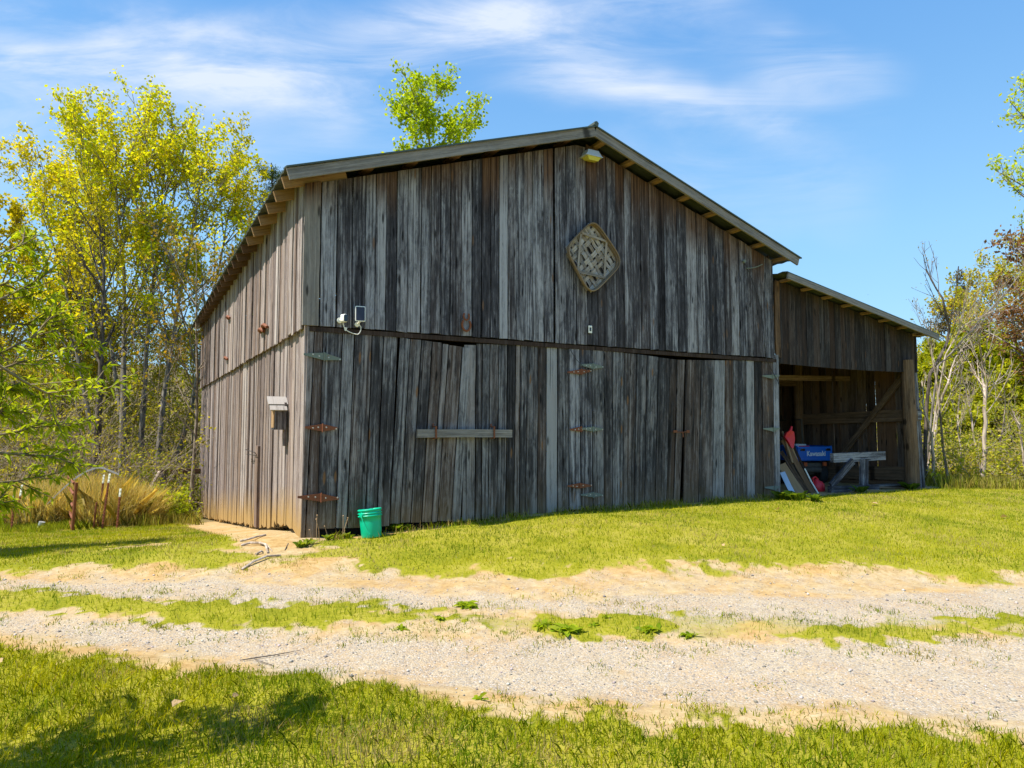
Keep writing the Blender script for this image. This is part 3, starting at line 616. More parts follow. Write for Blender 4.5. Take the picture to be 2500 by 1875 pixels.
# hasp between the right pair
a = onF(1459 * K, 932 * K, 0.05); b = onF(1486 * K, 932 * K, 0.05); m = MB()
m.box(a, (0.045, 0, 0), (0, 0.006, 0), (0, 0, 0.02)); m.box(b, (0.035, 0, 0), (0, 0.006, 0), (0, 0, 0.025)); m.tube([a, (a + b) / 2 + (0, -0.02, -0.015), b], 0.008, 6)
m.tube([(a + b) / 2 + (0, -0.02, 0), (a + b) / 2 + (0.01, -0.03, -0.1)], 0.01, 6); m.build('hasp', M_RUST, door3)
# brackets holding the bar
for px in (1062, 1204):
    p = onF((680 + .3255 * (1176 if px == 1062 else 1612)), 780 + .3255 * 850, 0.10); m = MB()
    m.tube([p + (0, 0.075, 0.13), p + (-0.01, 0.06, 0.09), p + (0, -0.028, 0.09), p + (0, -0.03, -0.075), p + (0, 0.07, -0.075)], 0.014, 6)
    m.build('bar_bracket', M_RUST, door1 if px == 1062 else door2)
bl, tr = onF(*q4(1040, 855), 0.085), onF(*q4(1748, 856), 0.085); m = MB(); m.beam(bl, tr, 0.045, 0.115, side=(0, 1, 0), bright=0.6, brown=0.1)
o = m.build('door_bar', W_TRIM); tag(o, 'long grey timber bar lying across the left pair of barn doors', 'bar')
# side wall (sunlit) in two tiers
m = MB(); v = 0.0
while v < BD:
    wd = random.choice((0.11, 0.14, 0.16, 0.19, 0.22)) * random.uniform(0.9, 1.1); v2 = min(v + wd, BD)
    if v < 0.2: v = 0.03
    j = random.gauss(0, 0.009)
    m.board(LP(v, SEAM - 0.05 + random.gauss(0, 0.012), 0.055), LP(v2 - 0.010, SEAM - 0.05 + random.gauss(0, 0.012), 0.055), LP(v2 - 0.010, zr(0) - 0.03, 0.055), LP(v, zr(0) - 0.03, 0.055), NL, 0.024, 5, 0.004, jut=j)
    v = v2
v = 0.0
while v < BD:
    wd = random.choice((0.12, 0.15, 0.17, 0.20, 0.23)) * random.uniform(0.9, 1.1); v2 = min(v + wd, BD)
    zb = [float(gh(X0 - 0.25, Y0 + q)) + (0.03 + abs(random.gauss(0, 0.04)) if q > 0.4 else -0.02) for q in (v, v2)]; j = random.gauss(0, 0.008)
    m.board(LP(v, zb[0], 0), LP(v2 - 0.010, zb[1] + random.gauss(0, 0.02), 0), LP(v2 - 0.010, SEAM, 0), LP(v, SEAM, 0), NL, 0.024, 14, 0.004, jut=j,
            dirt=lambda q: max(0, 1.25 - q * 6.5 + random.uniform(-0.15, 0.15)))
    v = v2
m.build('side_wall', W_SIDE, barn)
for vv, z0, z1 in ((3.36, -0.06, 1.32),):
    m = MB(); m.board(LP(vv - 0.14, z0, 0.06), LP(vv + 0.12, z0, 0.06), LP(vv + 0.12, z1, 0.06), LP(vv - 0.14, z1, 0.06), NL, 0.05, 5, bright=0.35); m.build('batten', W_SIDE, barn)
m = MB(); p = LP(4.3, 1.25, 0.06); m.tube([p, p + (-0.05, 0.0, -0.02), p + (-0.05, -1.1, -0.04), p + (-0.02, -1.1, -0.09), p + (-0.03, 0.0, -0.1)], 0.006, 5); m.build('wire_hook', M_WIRE, barn)
# iron pegs on the side wall
for x, y in ((496, 688), (568, 717), (491, 776), (650 * .885, 800 * .885)):
    p = onL(x * K, y * K, 0.055); m = MB(); m.tube([p + (0, 0.2, 0.02), p + (-0.05, 0.1, 0.04), p + (-0.06, -0.12, 0.03), p + (-0.02, -0.22, -0.02)], 0.03, 6); m.build('wall_hook', M_RUST, barn)
# hidden walls: back and lean-to side of the barn
m = MB(); u = 0.03
while u < BW - 0.05:
    u2 = min(u + random.uniform(0.15, 0.22), BW - 0.03); zt = min(zr(u), zr(u2)) - 0.01
    P = lambda a, z: np.array([X0 + a, Y0 + BD + 0.02, z]); m.board(P(u, -1.9), P(u2 - 0.003, -1.9), P(u2 - 0.003, zt), P(u, zt), (0, 1, 0), 0.024, 1, 0, jut=random.uniform(0, .01)); u = u2
m.build('back_wall', W_SIDE, barn)
m = MB(); v = 0.06
while v < BD:
    v2 = min(v + random.uniform(0.15, 0.22), BD)
    P = lambda a, z: np.array([X0 + BW - 0.05, Y0 + a, z]); m.board(P(v, -1.2), P(v2 - 0.003, -1.2), P(v2 - 0.003, zr(BW) - 0.01), P(v, zr(BW) - 0.01), (1, 0, 0), 0.024, 1, 0, jut=random.uniform(0, .012)); v = v2
m.build('partition_wall', W_INNER, barn)
m = MB(); m.box((X0 + BW / 2, Y0 + BD / 2 + 0.1, SEAM + 0.06), (BW / 2 - 0.1, 0, 0), (0, BD / 2 - 0.15, 0), (0, 0, 0.02)); m.build('light_block_floor', W_SHED, barn)  # unseen slab, added to stop daylight showing through the gap over the doors
# roof sheets with ribs, fascia, rafters
def slab(m, ua, za, ub, zb, v0, v1, t=0.022, rib=0.23):
    d = np.array([ub - ua, 0, zb - za]); d = d / np.linalg.norm(d); nrm = np.array([-d[2], 0, d[0]]); nrm = nrm if nrm[2] > 0 else -nrm
    a0 = np.array([X0 + ua, Y0 + v0, za]); b0 = np.array([X0 + ub, Y0 + v0, zb]); k = int((v1 - v0) / rib); vs = []; fs = []
    for i in range(k * 2 + 1):
        o = np.array([0, (v1 - v0) * i / (k * 2), 0]) + nrm * (0.018 if i % 2 else 0)
        vs += [a0 + o, b0 + o, a0 + o - nrm * t, b0 + o - nrm * t]
        if i:
            q = 4 * i; fs += [(q - 4, q, q + 1, q - 3), (q - 2, q - 1, q + 3, q + 2), (q - 4, q - 2, q + 2, q), (q - 3, q + 1, q + 3, q - 1)]
    fs += [(0, 1, 3, 2), (4 * k * 2, 4 * k * 2 + 2, 4 * k * 2 + 3, 4 * k * 2 + 1)]; m.add(vs, fs)
m = MB(); slab(m, -OH, EAVE + 0.03, RX + 0.02, RIDGE + 0.03, -OH - 0.02, BD + 0.3); slab(m, 2 * RX + OH + 0.05, EAVE + 0.014, RX - 0.02, RIDGE + 0.03, -OH - 0.02, BD + 0.3)
m.tube([FP(RX, RIDGE + 0.045, OH + 0.03), np.array([X0 + RX, Y0 + BD + 0.3, RIDGE + 0.045])], 0.045, 6)
roof = m.build('roof', M_ROOF, barn)
for (ua, ub) in ((-OH + 0.03, RX), (2 * RX + OH - 0.02, RX)):
    m = MB(); za, zb = zr(ua) - 0.075, zr(ub) - 0.075; m.beam(FP(ua, za, OH - 0.02), FP(ub, zb, OH - 0.02), 0.035, 0.145, side=(0, 1, 0), seg=10, wav=0.004, bright=0.58, brown=0.2); m.build('fascia_board', W_TRIM, roof)
k = 0; v = 0.0
while v < BD - 0.2:
    m = MB(); uo = -OH + 0.03
    m.beam(np.array([X0 + uo, Y0 + v, zr(uo) - 0.085]), np.array([X0 + 0.5, Y0 + v, zr(0.5) - 0.085]), 0.045, 0.15, side=(0, 1, 0), seg=2, bright=0.45, brown=0.9); m.build('rafter', W_FRESH if k < 6 else W_INNER, roof)
    v += 0.66 + random.uniform(-0.05, 0.05); k += 1
for i in range(8):                                                   # lookouts under the verge, right slope
    u = RX + 0.25 + i * 0.62; m = MB(); z = zr(u) - 0.06
    m.beam(FP(u, z, OH - 0.04), FP(u, z, -0.3), 0.12, 0.05, seg=2, bright=0.5, brown=1.0); m.build('lookout', W_FRESH, roof)
for i in range(7):
    u = RX - 0.35 - i * 0.66; m = MB(); z = zr(u) - 0.05
    m.beam(FP(u, z, OH - 0.04), FP(u, z, -0.3), 0.12, 0.045, seg=2, bright=0.5, brown=1.0); m.build('lookout', W_INNER, roof)
# ---- lean-to on the right
UL0, UL1 = 8.98, 13.58; ZL0, ZL1 = 4.58, 3.70
def zl(u): return ZL0 + (ZL1 - ZL0) * (u - 8.9) / (13.84 - 8.9)
m = MB(); u = UL0
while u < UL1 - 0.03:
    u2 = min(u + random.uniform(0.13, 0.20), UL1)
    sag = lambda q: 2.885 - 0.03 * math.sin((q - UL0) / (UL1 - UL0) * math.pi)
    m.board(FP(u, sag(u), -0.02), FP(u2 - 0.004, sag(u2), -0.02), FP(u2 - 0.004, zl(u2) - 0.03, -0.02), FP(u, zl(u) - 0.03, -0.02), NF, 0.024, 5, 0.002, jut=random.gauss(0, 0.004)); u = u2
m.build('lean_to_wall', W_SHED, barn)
m = MB(); m.board(FP(UL0 - 0.03, 3.0, 0.0), FP(UL0 + 0.11, 3.0, 0.0), FP(UL0 + 0.1, 4.5, 0.0), FP(UL0 - 0.02, 4.5, 0.0), NF, 0.03, 5, bright=0.35, brown=0.6); m.build('trim_board', W_LOG, barn)
LD = 9.0
m = MB(); slab(m, 13.84, ZL1 + 0.03, 8.9, ZL0 + 0.03, -OH, LD + 0.2); lroof = m.build('lean_to_roof', M_ROOF, barn)
m = MB(); m.beam(FP(8.92, zl(8.92) - 0.05, OH - 0.02), FP(13.83, zl(13.83) - 0.05, OH - 0.02), 0.04, 0.11, side=(0, 1, 0), seg=8, bright=0.6, brown=0.15); m.build('fascia_board', W_TRIM, lroof)
for i in range(8):
    u = 9.15 + i * 0.62; m = MB(); m.beam(FP(u, zl(u) - 0.03, OH - 0.05), np.array([X0 + u, Y0 + LD, zl(u) - 0.03]), 0.09, 0.045, seg=3, brown=1.0); m.build('purlin', W_FRESH, lroof)
for i in range(6):
    v = 0.2 + i * 1.5; m = MB(); m.beam(np.array([X0 + 8.95, Y0 + v, zl(8.95) - 0.12]), np.array([X0 + 13.75, Y0 + v, zl(13.75) - 0.12]), 0.05, 0.14, side=(0, 1, 0), seg=3, brown=1.0); m.build('rafter', W_FRESH, lroof)
# lean-to side wall seen from inside, back wall
m = MB(); v = 0.05
while v < LD:
    v2 = min(v + random.uniform(0.17, 0.27), LD); P = lambda a, z: np.array([X0 + 13.5, Y0 + a, z]); gap = random.choice((0.006, 0.006, 0.02, 0.012))
    zb = float(gh(X0 + 13.5, Y0 + v)) + 0.02; m.board(P(v, zb), P(v2 - gap, zb), P(v2 - gap * 0.4, zl(13.5) - 0.1), P(v, zl(13.5) - 0.1), (-1, 0, 0), 0.022, 6, 0.006, jut=random.uniform(0, .01)); v = v2
m.build('lean_to_side_wall', W_INNER, barn)
m = MB(); u = 8.95
while u < 13.5:
    u2 = u + random.uniform(0.17, 0.25); P = lambda a, z: np.array([X0 + a, Y0 + LD, z]); m.board(P(u, -0.6), P(u2 - 0.005, -0.6), P(u2 - 0.005, zl(u2) - 0.05), P(u, zl(u2) - 0.05), NF, 0.022, 3, 0.004, jut=random.uniform(0, .01)); u = u2
m.build('back_wall', W_INNER, barn)
# log post, outer board, rails, brace, inner posts
b = G(1971 * K, 1056 * K); pb = np.array([X0 + 13.2, Y0 + 0.02, float(gh(X0 + 13.2, Y0)) - 0.1]); m = MB()
m.tube([pb + (0.03, 0, 0), pb + (0.02, 0, 0.9), pb + (0, 0, 1.9), pb + (-0.02, 0, 2.95)], [0.155, 0.145, 0.14, 0.13], 16, rough=0.03); m.build('log_post', W_LOG, barn)
m = MB(); m.board(FP(13.48, 0.1, -0.03), FP(13.72, 0.1, -0.03), FP(13.58, 2.88, -0.03), FP(13.44, 2.88, -0.03), NF, 0.05, 6, 0.006, bright=0.55); m.build('end_board', W_GABLE, barn)
m = MB(); m.beam(np.array([X0 + 13.42, Y0 - 0.02, 1.93]), np.array([X0 + 13.42, Y0 + 3.2, 1.86]), 0.06, 0.27, side=(1, 0, 0), bright=0.55); m.build('rail', W_LOG, barn)
m = MB(); m.beam(FP(13.33, 1.93, -0.02), FP(13.62, 1.93, -0.02), 0.06, 0.24, side=(0, 1, 0), seg=2, bright=0.55); m.build('rail_end', W_GABLE, barn)
def onR(x, y, u): return on(x * K, y * K, 0, X0 + u)
m = MB(); m.beam(onR(1950, 812, 13.33), onR(1822, 978, 13.33), 0.06, 0.12, side=(1, 0, 0), bright=0.5); m.build('brace', W_LOG, barn)
m = MB(); m.tube([np.array([X0 + 13.35, Y0 + 3.05, -0.1]), np.array([X0 + 13.35, Y0 + 3.05, 3.6])], 0.12, 12, rough=0.04); m.build('inner_post', W_LOG, barn); m = MB(); m.tube([np.array([X0 + 13.35, Y0 + 6.2, -0.3]), np.array([X0 + 13.35, Y0 + 6.2, 3.6])], 0.12, 12, rough=0.04); m.build('inner_post', W_LOG, barn)
m = MB(); m.beam(np.array([X0 + 13.38, Y0 + 0.1, 0.62]), np.array([X0 + 13.38, Y0 + 2.9, 0.5]), 0.04, 0.3, side=(1, 0, 0)); m.beam(np.array([X0 + 13.38, Y0 + 0.1, 0.30]), np.array([X0 + 13.38, Y0 + 2.9, 0.2]), 0.04, 0.28, side=(1, 0, 0)); m.build('skirt_board', W_LOG, barn)
m = MB(); m.beam(np.array([X0 + 9.0, Y0 + 1.6, 2.72]), np.array([X0 + 13.4, Y0 + 1.6, 2.84]), 0.06, 0.12, side=(0, 1, 0)); m.beam(np.array([X0 + 9.0, Y0 + 3.05, 2.75]), np.array([X0 + 13.4, Y0 + 3.05, 2.8]), 0.06, 0.14, side=(0, 1, 0)); m.build('tie_beam', W_LOG, barn)
m = MB(); m.beam(np.array([X0 + 9.0, Y0 + 5.0, 1.85]), np.array([X0 + 13.2, Y0 + 5.0, 2.1]), 0.05, 0.2, side=(0, 1, 0), bright=0.75); m.build('cross_rail', W_FRESH, barn)

# ---------------------------------------------------------------- things on the walls
# woven basket: a rounded square on its point, rim hoops, splints over and under, cross straps
bc = onF(1446, 632, 0.12); S = 0.60
tk = empty('tobacco_basket', bc, 'flat woven splint basket hung on its point high on the barn gable', 'basket')
cx0 = [onF(x, y, 0.12) for x, y in ((1446, 545), (1510, 640), (1440, 713), (1384, 610))]
_c = sum(cx0) / 4; cx0 = [_c + (p - _c) * 1.13 for p in cx0]; T, Rr, Bm, Ll = cx0
def bq(a, b):                                                         # a,b in 0..1 across the four corners (rounded by the rim)
    return (T * (1 - a) * (1 - b) + Rr * a * (1 - b) + Bm * a * b + Ll * (1 - a) * b)
def rimpt(t, sc=1.0):
    a = t * 2 * math.pi; ca, sa = math.cos(a), math.sin(a); e = 0.42
    x = math.copysign(abs(ca) ** e, ca); y = math.copysign(abs(sa) ** e, sa); return bq(0.5 + 0.5 * x * sc, 0.5 + 0.5 * y * sc)
for k_, (sc, dy, rr) in enumerate(((1.0, -0.05, 0.014), (0.985, -0.015, 0.016), (0.965, 0.015, 0.013))):
    m = MB(); m.tube([rimpt(i / 48, sc) + (0, dy, 0) for i in range(49)], rr, 6, at=(0.45, 0.7, 0)); m.build('rim_hoop', W_RIM, tk)
m = MB(); rr_ = random.Random(4)
def splint(m, fn, n, off):
    for i in range(n):
        c = (i + 0.5) / n + rr_.uniform(-0.012, 0.012); wd = 0.038 + rr_.uniform(-0.006, 0.004); N_ = 26
        if rr_.random() < 0.08: continue
        pl, pr = [], []
        lim = 0.04 if 0.15 < c < 0.85 else 0.10
        for j in range(N_ + 1):
            t = lim + (1 - 2 * lim) * j / N_; wv = 0.007 * (1 if (int(t * n) + i + off) % 2 else -1)
            pl.append(fn(t, c - wd / 1) + (0, 0.035 + wv, 0)); pr.append(fn(t, c + wd / 1) + (0, 0.035 + wv, 0))
        g0 = rr_.uniform(0, 40); b_ = rr_.gauss(0.55, 0.15)
        vs = []; gr = []
        for j in range(N_ + 1):
            vs += [pl[j], pr[j], pr[j] + (0, 0.004, 0), pl[j] + (0, 0.004, 0)]; gr += [(g0, j * 0.03, 0), (g0 + 0.04, j * 0.03, 0), (g0 + 0.04, j * 0.03, 0.01), (g0, j * 0.03, 0.01)]
        fs = [(4 * j + q, 4 * j + (q + 1) % 4, 4 * j + 4 + (q + 1) % 4, 4 * j + 4 + q) for j in range(N_) for q in range(4)]
        m.add(vs, fs, gr, (b_, rr_.random() * 0.8, 0))
splint(m, lambda t, c: bq(t, c), 9, 0); splint(m, lambda t, c: bq(c, t), 9, 1)
m.build('woven_splints', W_SPLINT, tk)
for a, b in (((0.04, 0.42), (0.50, 0.02)), ((0.50, 0.03), (0.96, 0.52)), ((0.96, 0.5), (0.5, 0.96)), ((0.5, 0.97), (0.04, 0.45))):
    m = MB(); p, q = bq(*a), bq(*b); m.beam(p + (0, -0.008, 0), q + (0, -0.008, 0), 0.007, 0.038, side=(0, 1, 0), bright=0.5, brown=0.6); m.build('cross_strap', W_SPLINT, tk)
# flood light under the ridge
p = onF(1277 * K, 340 * K, 0.14); fl = empty('flood_light', p, 'pale grey box flood light with a yellowed lens under the barn ridge', 'light')
m = MB(); c = [(-.15, -.10, .0), (.15, -.10, .0), (.15, .08, .0), (-.15, .08, .0), (-.10, -.07, .10), (.10, -.07, .10), (.11, .07, .10), (-.11, .07, .10)]
m.add([p + np.array(q) for q in c], [(4, 5, 6, 7), (0, 1, 5, 4), (1, 2, 6, 5), (2, 3, 7, 6), (3, 0, 4, 7), (0, 3, 2, 1)]); m.box(p + (0, 0.0, -0.004), (0.165, 0, 0), (0, 0.10, 0), (0, 0, 0.006)); m.build('housing', M_GREYM, fl)
m = MB(); c = [(-.13, -.09, -.012), (.13, -.09, -.012), (.13, .08, -.012), (-.13, .08, -.012), (-.09, -.07, -.075), (.09, -.07, -.075), (.09, .05, -.055), (-.09, .05, -.055)]
m.add([p + np.array(q) for q in c], [(4, 7, 6, 5), (0, 4, 5, 1), (1, 5, 6, 2), (2, 6, 7, 3), (3, 7, 4, 0), (0, 1, 2, 3)]); m.build('lens', M_LENS, fl)
m = MB(); m.box(p + (0, 0.10, 0.02), (0.03, 0, 0), (0, 0.04, 0), (0, 0, 0.03)); m.build('mount', M_GREYM, fl)
# security camera
p = onF(780 + 830 * .0723, 720 + 790 * .0723, 0.13); sc_ = empty('security_camera', p, 'small white camera with a black face at the left end of the gable boards', 'camera')
h = np.array([0.35, -0.93, 0]); s_ = np.array([0.93, 0.35, 0])
m = MB(); m.rbox(p, s_ * 0.033, np.array([0, 0, 0.055]), h * 0.036, 0.75); m.build('body', M_WHITE, sc_)
m = MB(); m.rbox(p + h * 0.041, s_ * 0.027, np.array([0, 0, 0.047]), h * 0.004, 0.8); m.build('face', M_BLACKGL, sc_)
m = MB(); q = onF(780 + 690 * .0723, 720 + 860 * .0723, 0.075); m.lathe(q, [(0.001, 0.012), (0.036, 0.01), (0.04, 0), (0.04, -0.01)], (0, -1, 0), 16); m.tube([q, p - h * 0.03], 0.018, 8); m.build('mount', M_WHITE, sc_)
# solar panel
p = onF(780 + 1380 * .0723, 720 + 640 * .0723, 0.14); so_ = empty('solar_panel', p, 'little white framed solar panel beside the security camera', 'solar panel')
m = MB(); n_ = np.array([-0.12, -0.98, 0.06]); n_ /= np.linalg.norm(n_); x_ = np.array([1, -0.12, 0]); x_ /= np.linalg.norm(x_); y_ = np.cross(n_, x_)
m.rbox(p, x_ * 0.068, y_ * 0.105, n_ * 0.008, 0.22); m.build('frame', M_WHITE, so_)
m = MB(); m.rbox(p + n_ * 0.009, x_ * 0.058, y_ * 0.093, n_ * 0.002, 0.15); m.build('cells', M_PANEL, so_)
m = MB(); q = onF(780 + 1270 * .0723, 720 + 1000 * .0723, 0.075); m.lathe(q, [(0.001, 0.012), (0.03, 0.01), (0.034, 0), (0.034, -0.01)], (0, -1, 0), 14); m.tube([q, p - y_ * 0.1 - n_ * 0.02], 0.012, 8); m.build('mount', M_WHITE, so_)
zc_ = lambda x, y, n=0.09: onF(780 + x * .0723, 720 + y * .0723, n)
m = MB(); m.tube([zc_(1345, 880), zc_(1340, 960), zc_(1350, 1020), zc_(1400, 1080), zc_(1395, 1190), zc_(1350, 1290), zc_(1290, 1335), zc_(1200, 1320), zc_(1100, 1290), zc_(1000, 1250), zc_(920, 1200), zc_(880, 1150), zc_(830, 1080), zc_(800, 980), zc_(790, 940)], 0.006, 6)
m.add([zc_(820, 1090), zc_(940, 1105), zc_(900, 1210), zc_(860, 1215), zc_(820, 1090, 0.075), zc_(940, 1105, 0.075), zc_(900, 1210, 0.075), zc_(860, 1215, 0.075)], [(0, 1, 2, 3), (7, 6, 5, 4), (0, 4, 5, 1), (1, 5, 6, 2), (2, 6, 7, 3), (3, 7, 4, 0)])
tag(m.build('cable', M_WHITE), 'white looping cable joining the solar panel to the security camera', 'cable')
# horseshoes
def shoe(px, py, w_, h_, up, rad, label):
    c = onF(px, py, 0.085); m = MB(); pts = []
    for i in range(17):
        a = R(-215 + 250 * i / 16) if not up else R(-215 + 250 * i / 16)
        pts.append(c + np.array([w_ * math.cos(a) * (1 - 0.25 * max(0, math.sin(a))), 0, h_ * math.sin(a)]))
    m.tube(pts, rad, 6); tag(m.build('horseshoe', M_RUST), label, 'horseshoe', 'horseshoes nailed to the gable')
shoe(1138.5, 792, 0.068, 0.095, True, 0.016, 'larger rusty horseshoe nailed just above the door ledge')
shoe(1138.5, 771, 0.045, 0.06, True, 0.013, 'smaller rusty horseshoe nailed directly above the larger one')
# wall plate
p = onF(1441, 804, 0.085); m = MB(); m.rbox(p, np.array([0.035, 0, 0]), np.array([0, 0, 0.06]), np.array([0, -0.005, 0]), 0.15); pl = m.build('wall_plate', M_WHITE); tag(pl, 'small cream plate with a dark hole on the gable boards', 'plate')
m = MB(); m.rbox(p + (0, -0.006, 0), np.array([0.018, 0, 0]), np.array([0, 0, 0.033]), np.array([0, -0.002, 0]), 0.9); m.build('socket', M_BLACKGL, pl)
# conduit hook and thin black wire
hk = lambda x, y, n=0.1: onF(1240 + x * .3255, 280 + y * .3255, n)
m = MB(); m.tube([hk(1790, 1152), hk(1830, 1150), hk(1870, 1140), hk(1910, 1122)], 0.009, 6); m.lathe(hk(1770, 1100, 0.085), [(0.001, 0.03), (0.03, 0.03), (0.035, 0)], (0, -1, 0), 8); tag(m.build('wire_bracket', M_GALV), 'bent metal wire bracket near the right end of the gable', 'bracket')
h6 = lambda x, y, n=0.085: onF(1340 + x * .2803, 780 + y * .2803, n)
m = MB(); m.tube([hk(1770, 1102, 0.085), hk(1800, 1160, 0.085), hk(1850, 1290, 0.085), hk(1890, 1420, 0.085), h6(1860, 0), h6(1880, 200), h6(1895, 350), h6(1940, 440), h6(1990, 530), h6(2010, 580)], 0.006, 5); tag(m.build('wire', M_WIRE), 'thin black wire hanging down the right end of the gable', 'wire')
m = MB(); m.tube([h6(185, 262), h6(240, 350), h6(330, 440), h6(352, 690)], 0.005, 5); tag(m.build('wire', M_WIRE), 'short black wire dangling by the middle door hinges', 'wire')
# bird house on the side wall
p = onL(617 * K, 900 * K, 0.0); p = np.array([X0, Y0 + 1.0, p[2]]); bh = empty('bird_house', p, 'small wooden bird house with a pale slanting roof on the sunlit barn side', 'bird house')
z_ = p[2]
m = MB(); m.board(p + (-0.20, 0, -0.19), p + (-0.03, 0, -0.19), p + (-0.03, 0, 0.09), p + (-0.20, 0, 0.09), (0, -1, 0), 0.16, 2, 0.002, bright=0.5); m.build('body', W_DOOR, bh)
m = MB(); m.board(p + (-0.255, -0.04, 0.09), p + (-0.02, -0.04, 0.09), p + (-0.02, 0.06, 0.185), p + (-0.255, 0.06, 0.185), (0, -0.7, 0.7), 0.018, 2, 0.002, bright=0.85, brown=0)
m.board(p + (-0.27, 0.03, 0.175), p + (-0.0, 0.03, 0.175), p + (-0.0, 0.17, 0.29), p + (-0.27, 0.17, 0.29), (0, -0.7, 0.7), 0.018, 2, 0.002, bright=0.9, brown=0); m.build('roof_board', W_TRIM, bh)
m = MB(); m.board(p + (-0.05, 0.1, -0.42), p + (-0.05, 0.02, -0.42), p + (-0.05, 0.02, 0.2), p + (-0.05, 0.1, 0.2), (-1, 0, 0), 0.03, 2, 0.002, bright=0.4); m.build('mounting_board', W_SIDE, bh)
m = MB(); m.board(p + (-0.215, 0.10, -0.16), p + (-0.2, 0.0, -0.16), p + (-0.2, 0.0, 0.10), p + (-0.215, 0.10, 0.10), (-1, 0, 0), 0.012, 2, 0.002, bright=0.7, brown=0.9); m.build('front_panel', W_FRESH, bh)

# ---------------------------------------------------------------- bucket
g = G(896, 1313); g = GZ(np.array([X0 + 0.86, Y0 - 0.24, 0])); bk = empty('bucket', g, 'teal green plastic bucket standing tilted against the barn door', 'bucket')
ax = np.array([-0.06, 0.10, 1.0]); m = MB()
m.lathe(g + (0, 0, -0.015), [(0.0, 0.0), (0.128, 0.0), (0.132, 0.01), (0.140, 0.2), (0.145, 0.272), (0.158, 0.274), (0.159, 0.29), (0.147, 0.293), (0.147, 0.308), (0.158, 0.31), (0.158, 0.322), (0.148, 0.325), (0.149, 0.345), (0.157, 0.347), (0.156, 0.368), (0.150, 0.372), (0.146, 0.366), (0.143, 0.27), (0.128, 0.02), (0, 0.018)], ax, 36); m.build('shell', M_TEAL, bk, True)
m = MB(); q = g + np.array([-0.155, -0.04, 0.285]); m.lathe(q, [(0.001, 0.014), (0.03, 0.012), (0.034, 0.0), (0.034, -0.02)], (-0.9, -0.3, 0), 14)
pts = [q + np.array([-0.006, -0.006, 0])] + [g + np.array([-0.16 + 0.17 * t * 0.5 - 0.02 * math.sin(t * 3.1), -0.07 - 0.10 * t, 0.27 - 0.22 * t]) for t in (0.2, 0.5, 0.8, 1.0)]
m.tube(pts, 0.004, 6); m.build('handle', M_TEAL, bk)

# ---------------------------------------------------------------- things in the lean-to
gl = lambda x, y: float(gh(x, y))
# utility vehicle: rear end toward us
vu, vv_ = 12.5, 1.95; vc = np.array([X0 + vu, Y0 + vv_, gl(X0 + vu, Y0 + vv_) - 0.05])
uv = empty('utility_vehicle', vc, 'small blue utility truck parked tail out in the lean-to', 'vehicle')
ya = R(-12); vx = np.array([math.cos(ya), math.sin(ya), 0]); vy = np.array([-math.sin(ya), math.cos(ya), 0]); vz = np.array([0, 0, 1.0])
vx = vx * 0.82; vy = vy * 0.78; vz = vz * 0.92
def vp(a, b, c): return vc + vx * a + vy * b + vz * c
m = MB(); m.box(vp(0, 0.55, 0.68), vx * 0.60, vy * 0.55, vz * 0.02)
for s_ in (-1, 1): m.box(vp(0.60 * s_, 0.55, 0.86), vx * 0.02, vy * 0.55, vz * 0.19)
m.box(vp(0, 1.1, 0.86), vx * 0.6, vy * 0.02, vz * 0.19); m.build('cargo_bed', M_BLUE, uv)
m = MB(); m.rbox(vp(0, -0.02, 0.845), vx * 0.60, vz * 0.185, -vy * 0.02, 0.12); m.box(vp(0, -0.047, 0.985), vx * 0.56, vy * 0.012, vz * 0.022); m.box(vp(0, -0.047, 0.70), vx * 0.56, vy * 0.012, vz * 0.02); tg = m.build('tailgate', M_BLUE, uv)
for s_ in (-1, 1):
    m = MB(); m.rbox(vp(0.45 * s_, -0.05, 0.95), vx * 0.075, vz * 0.03, -vy * 0.012, 0.5); m.build('latch', M_BLACKGL, tg)
fc = bpy.data.curves.new('lettering', 'FONT'); fc.body = 'Kawasaki'; fc.size = 0.17; fc.align_x = 'CENTER'; fc.extrude = 0.003; fc.offset = 0.004
to = bpy.data.objects.new('tmp', fc); col.objects.link(to); bpy.context.view_layer.update()
me = bpy.data.meshes.new_from_object(to.evaluated_get(bpy.context.evaluated_depsgraph_get())); bpy.data.objects.remove(to)
M4 = Matrix.Identity(4)
for i, a in enumerate((vx / 0.95, vz / 0.95, -vy / 0.78)):
    for j in range(3): M4[j][i] = a[j]
M4.translation = Vector(vp(0.02, -0.048, 0.79)); me.transform(M4); me.name = 'lettering'; link('lettering', me, M_LETTER, tg)
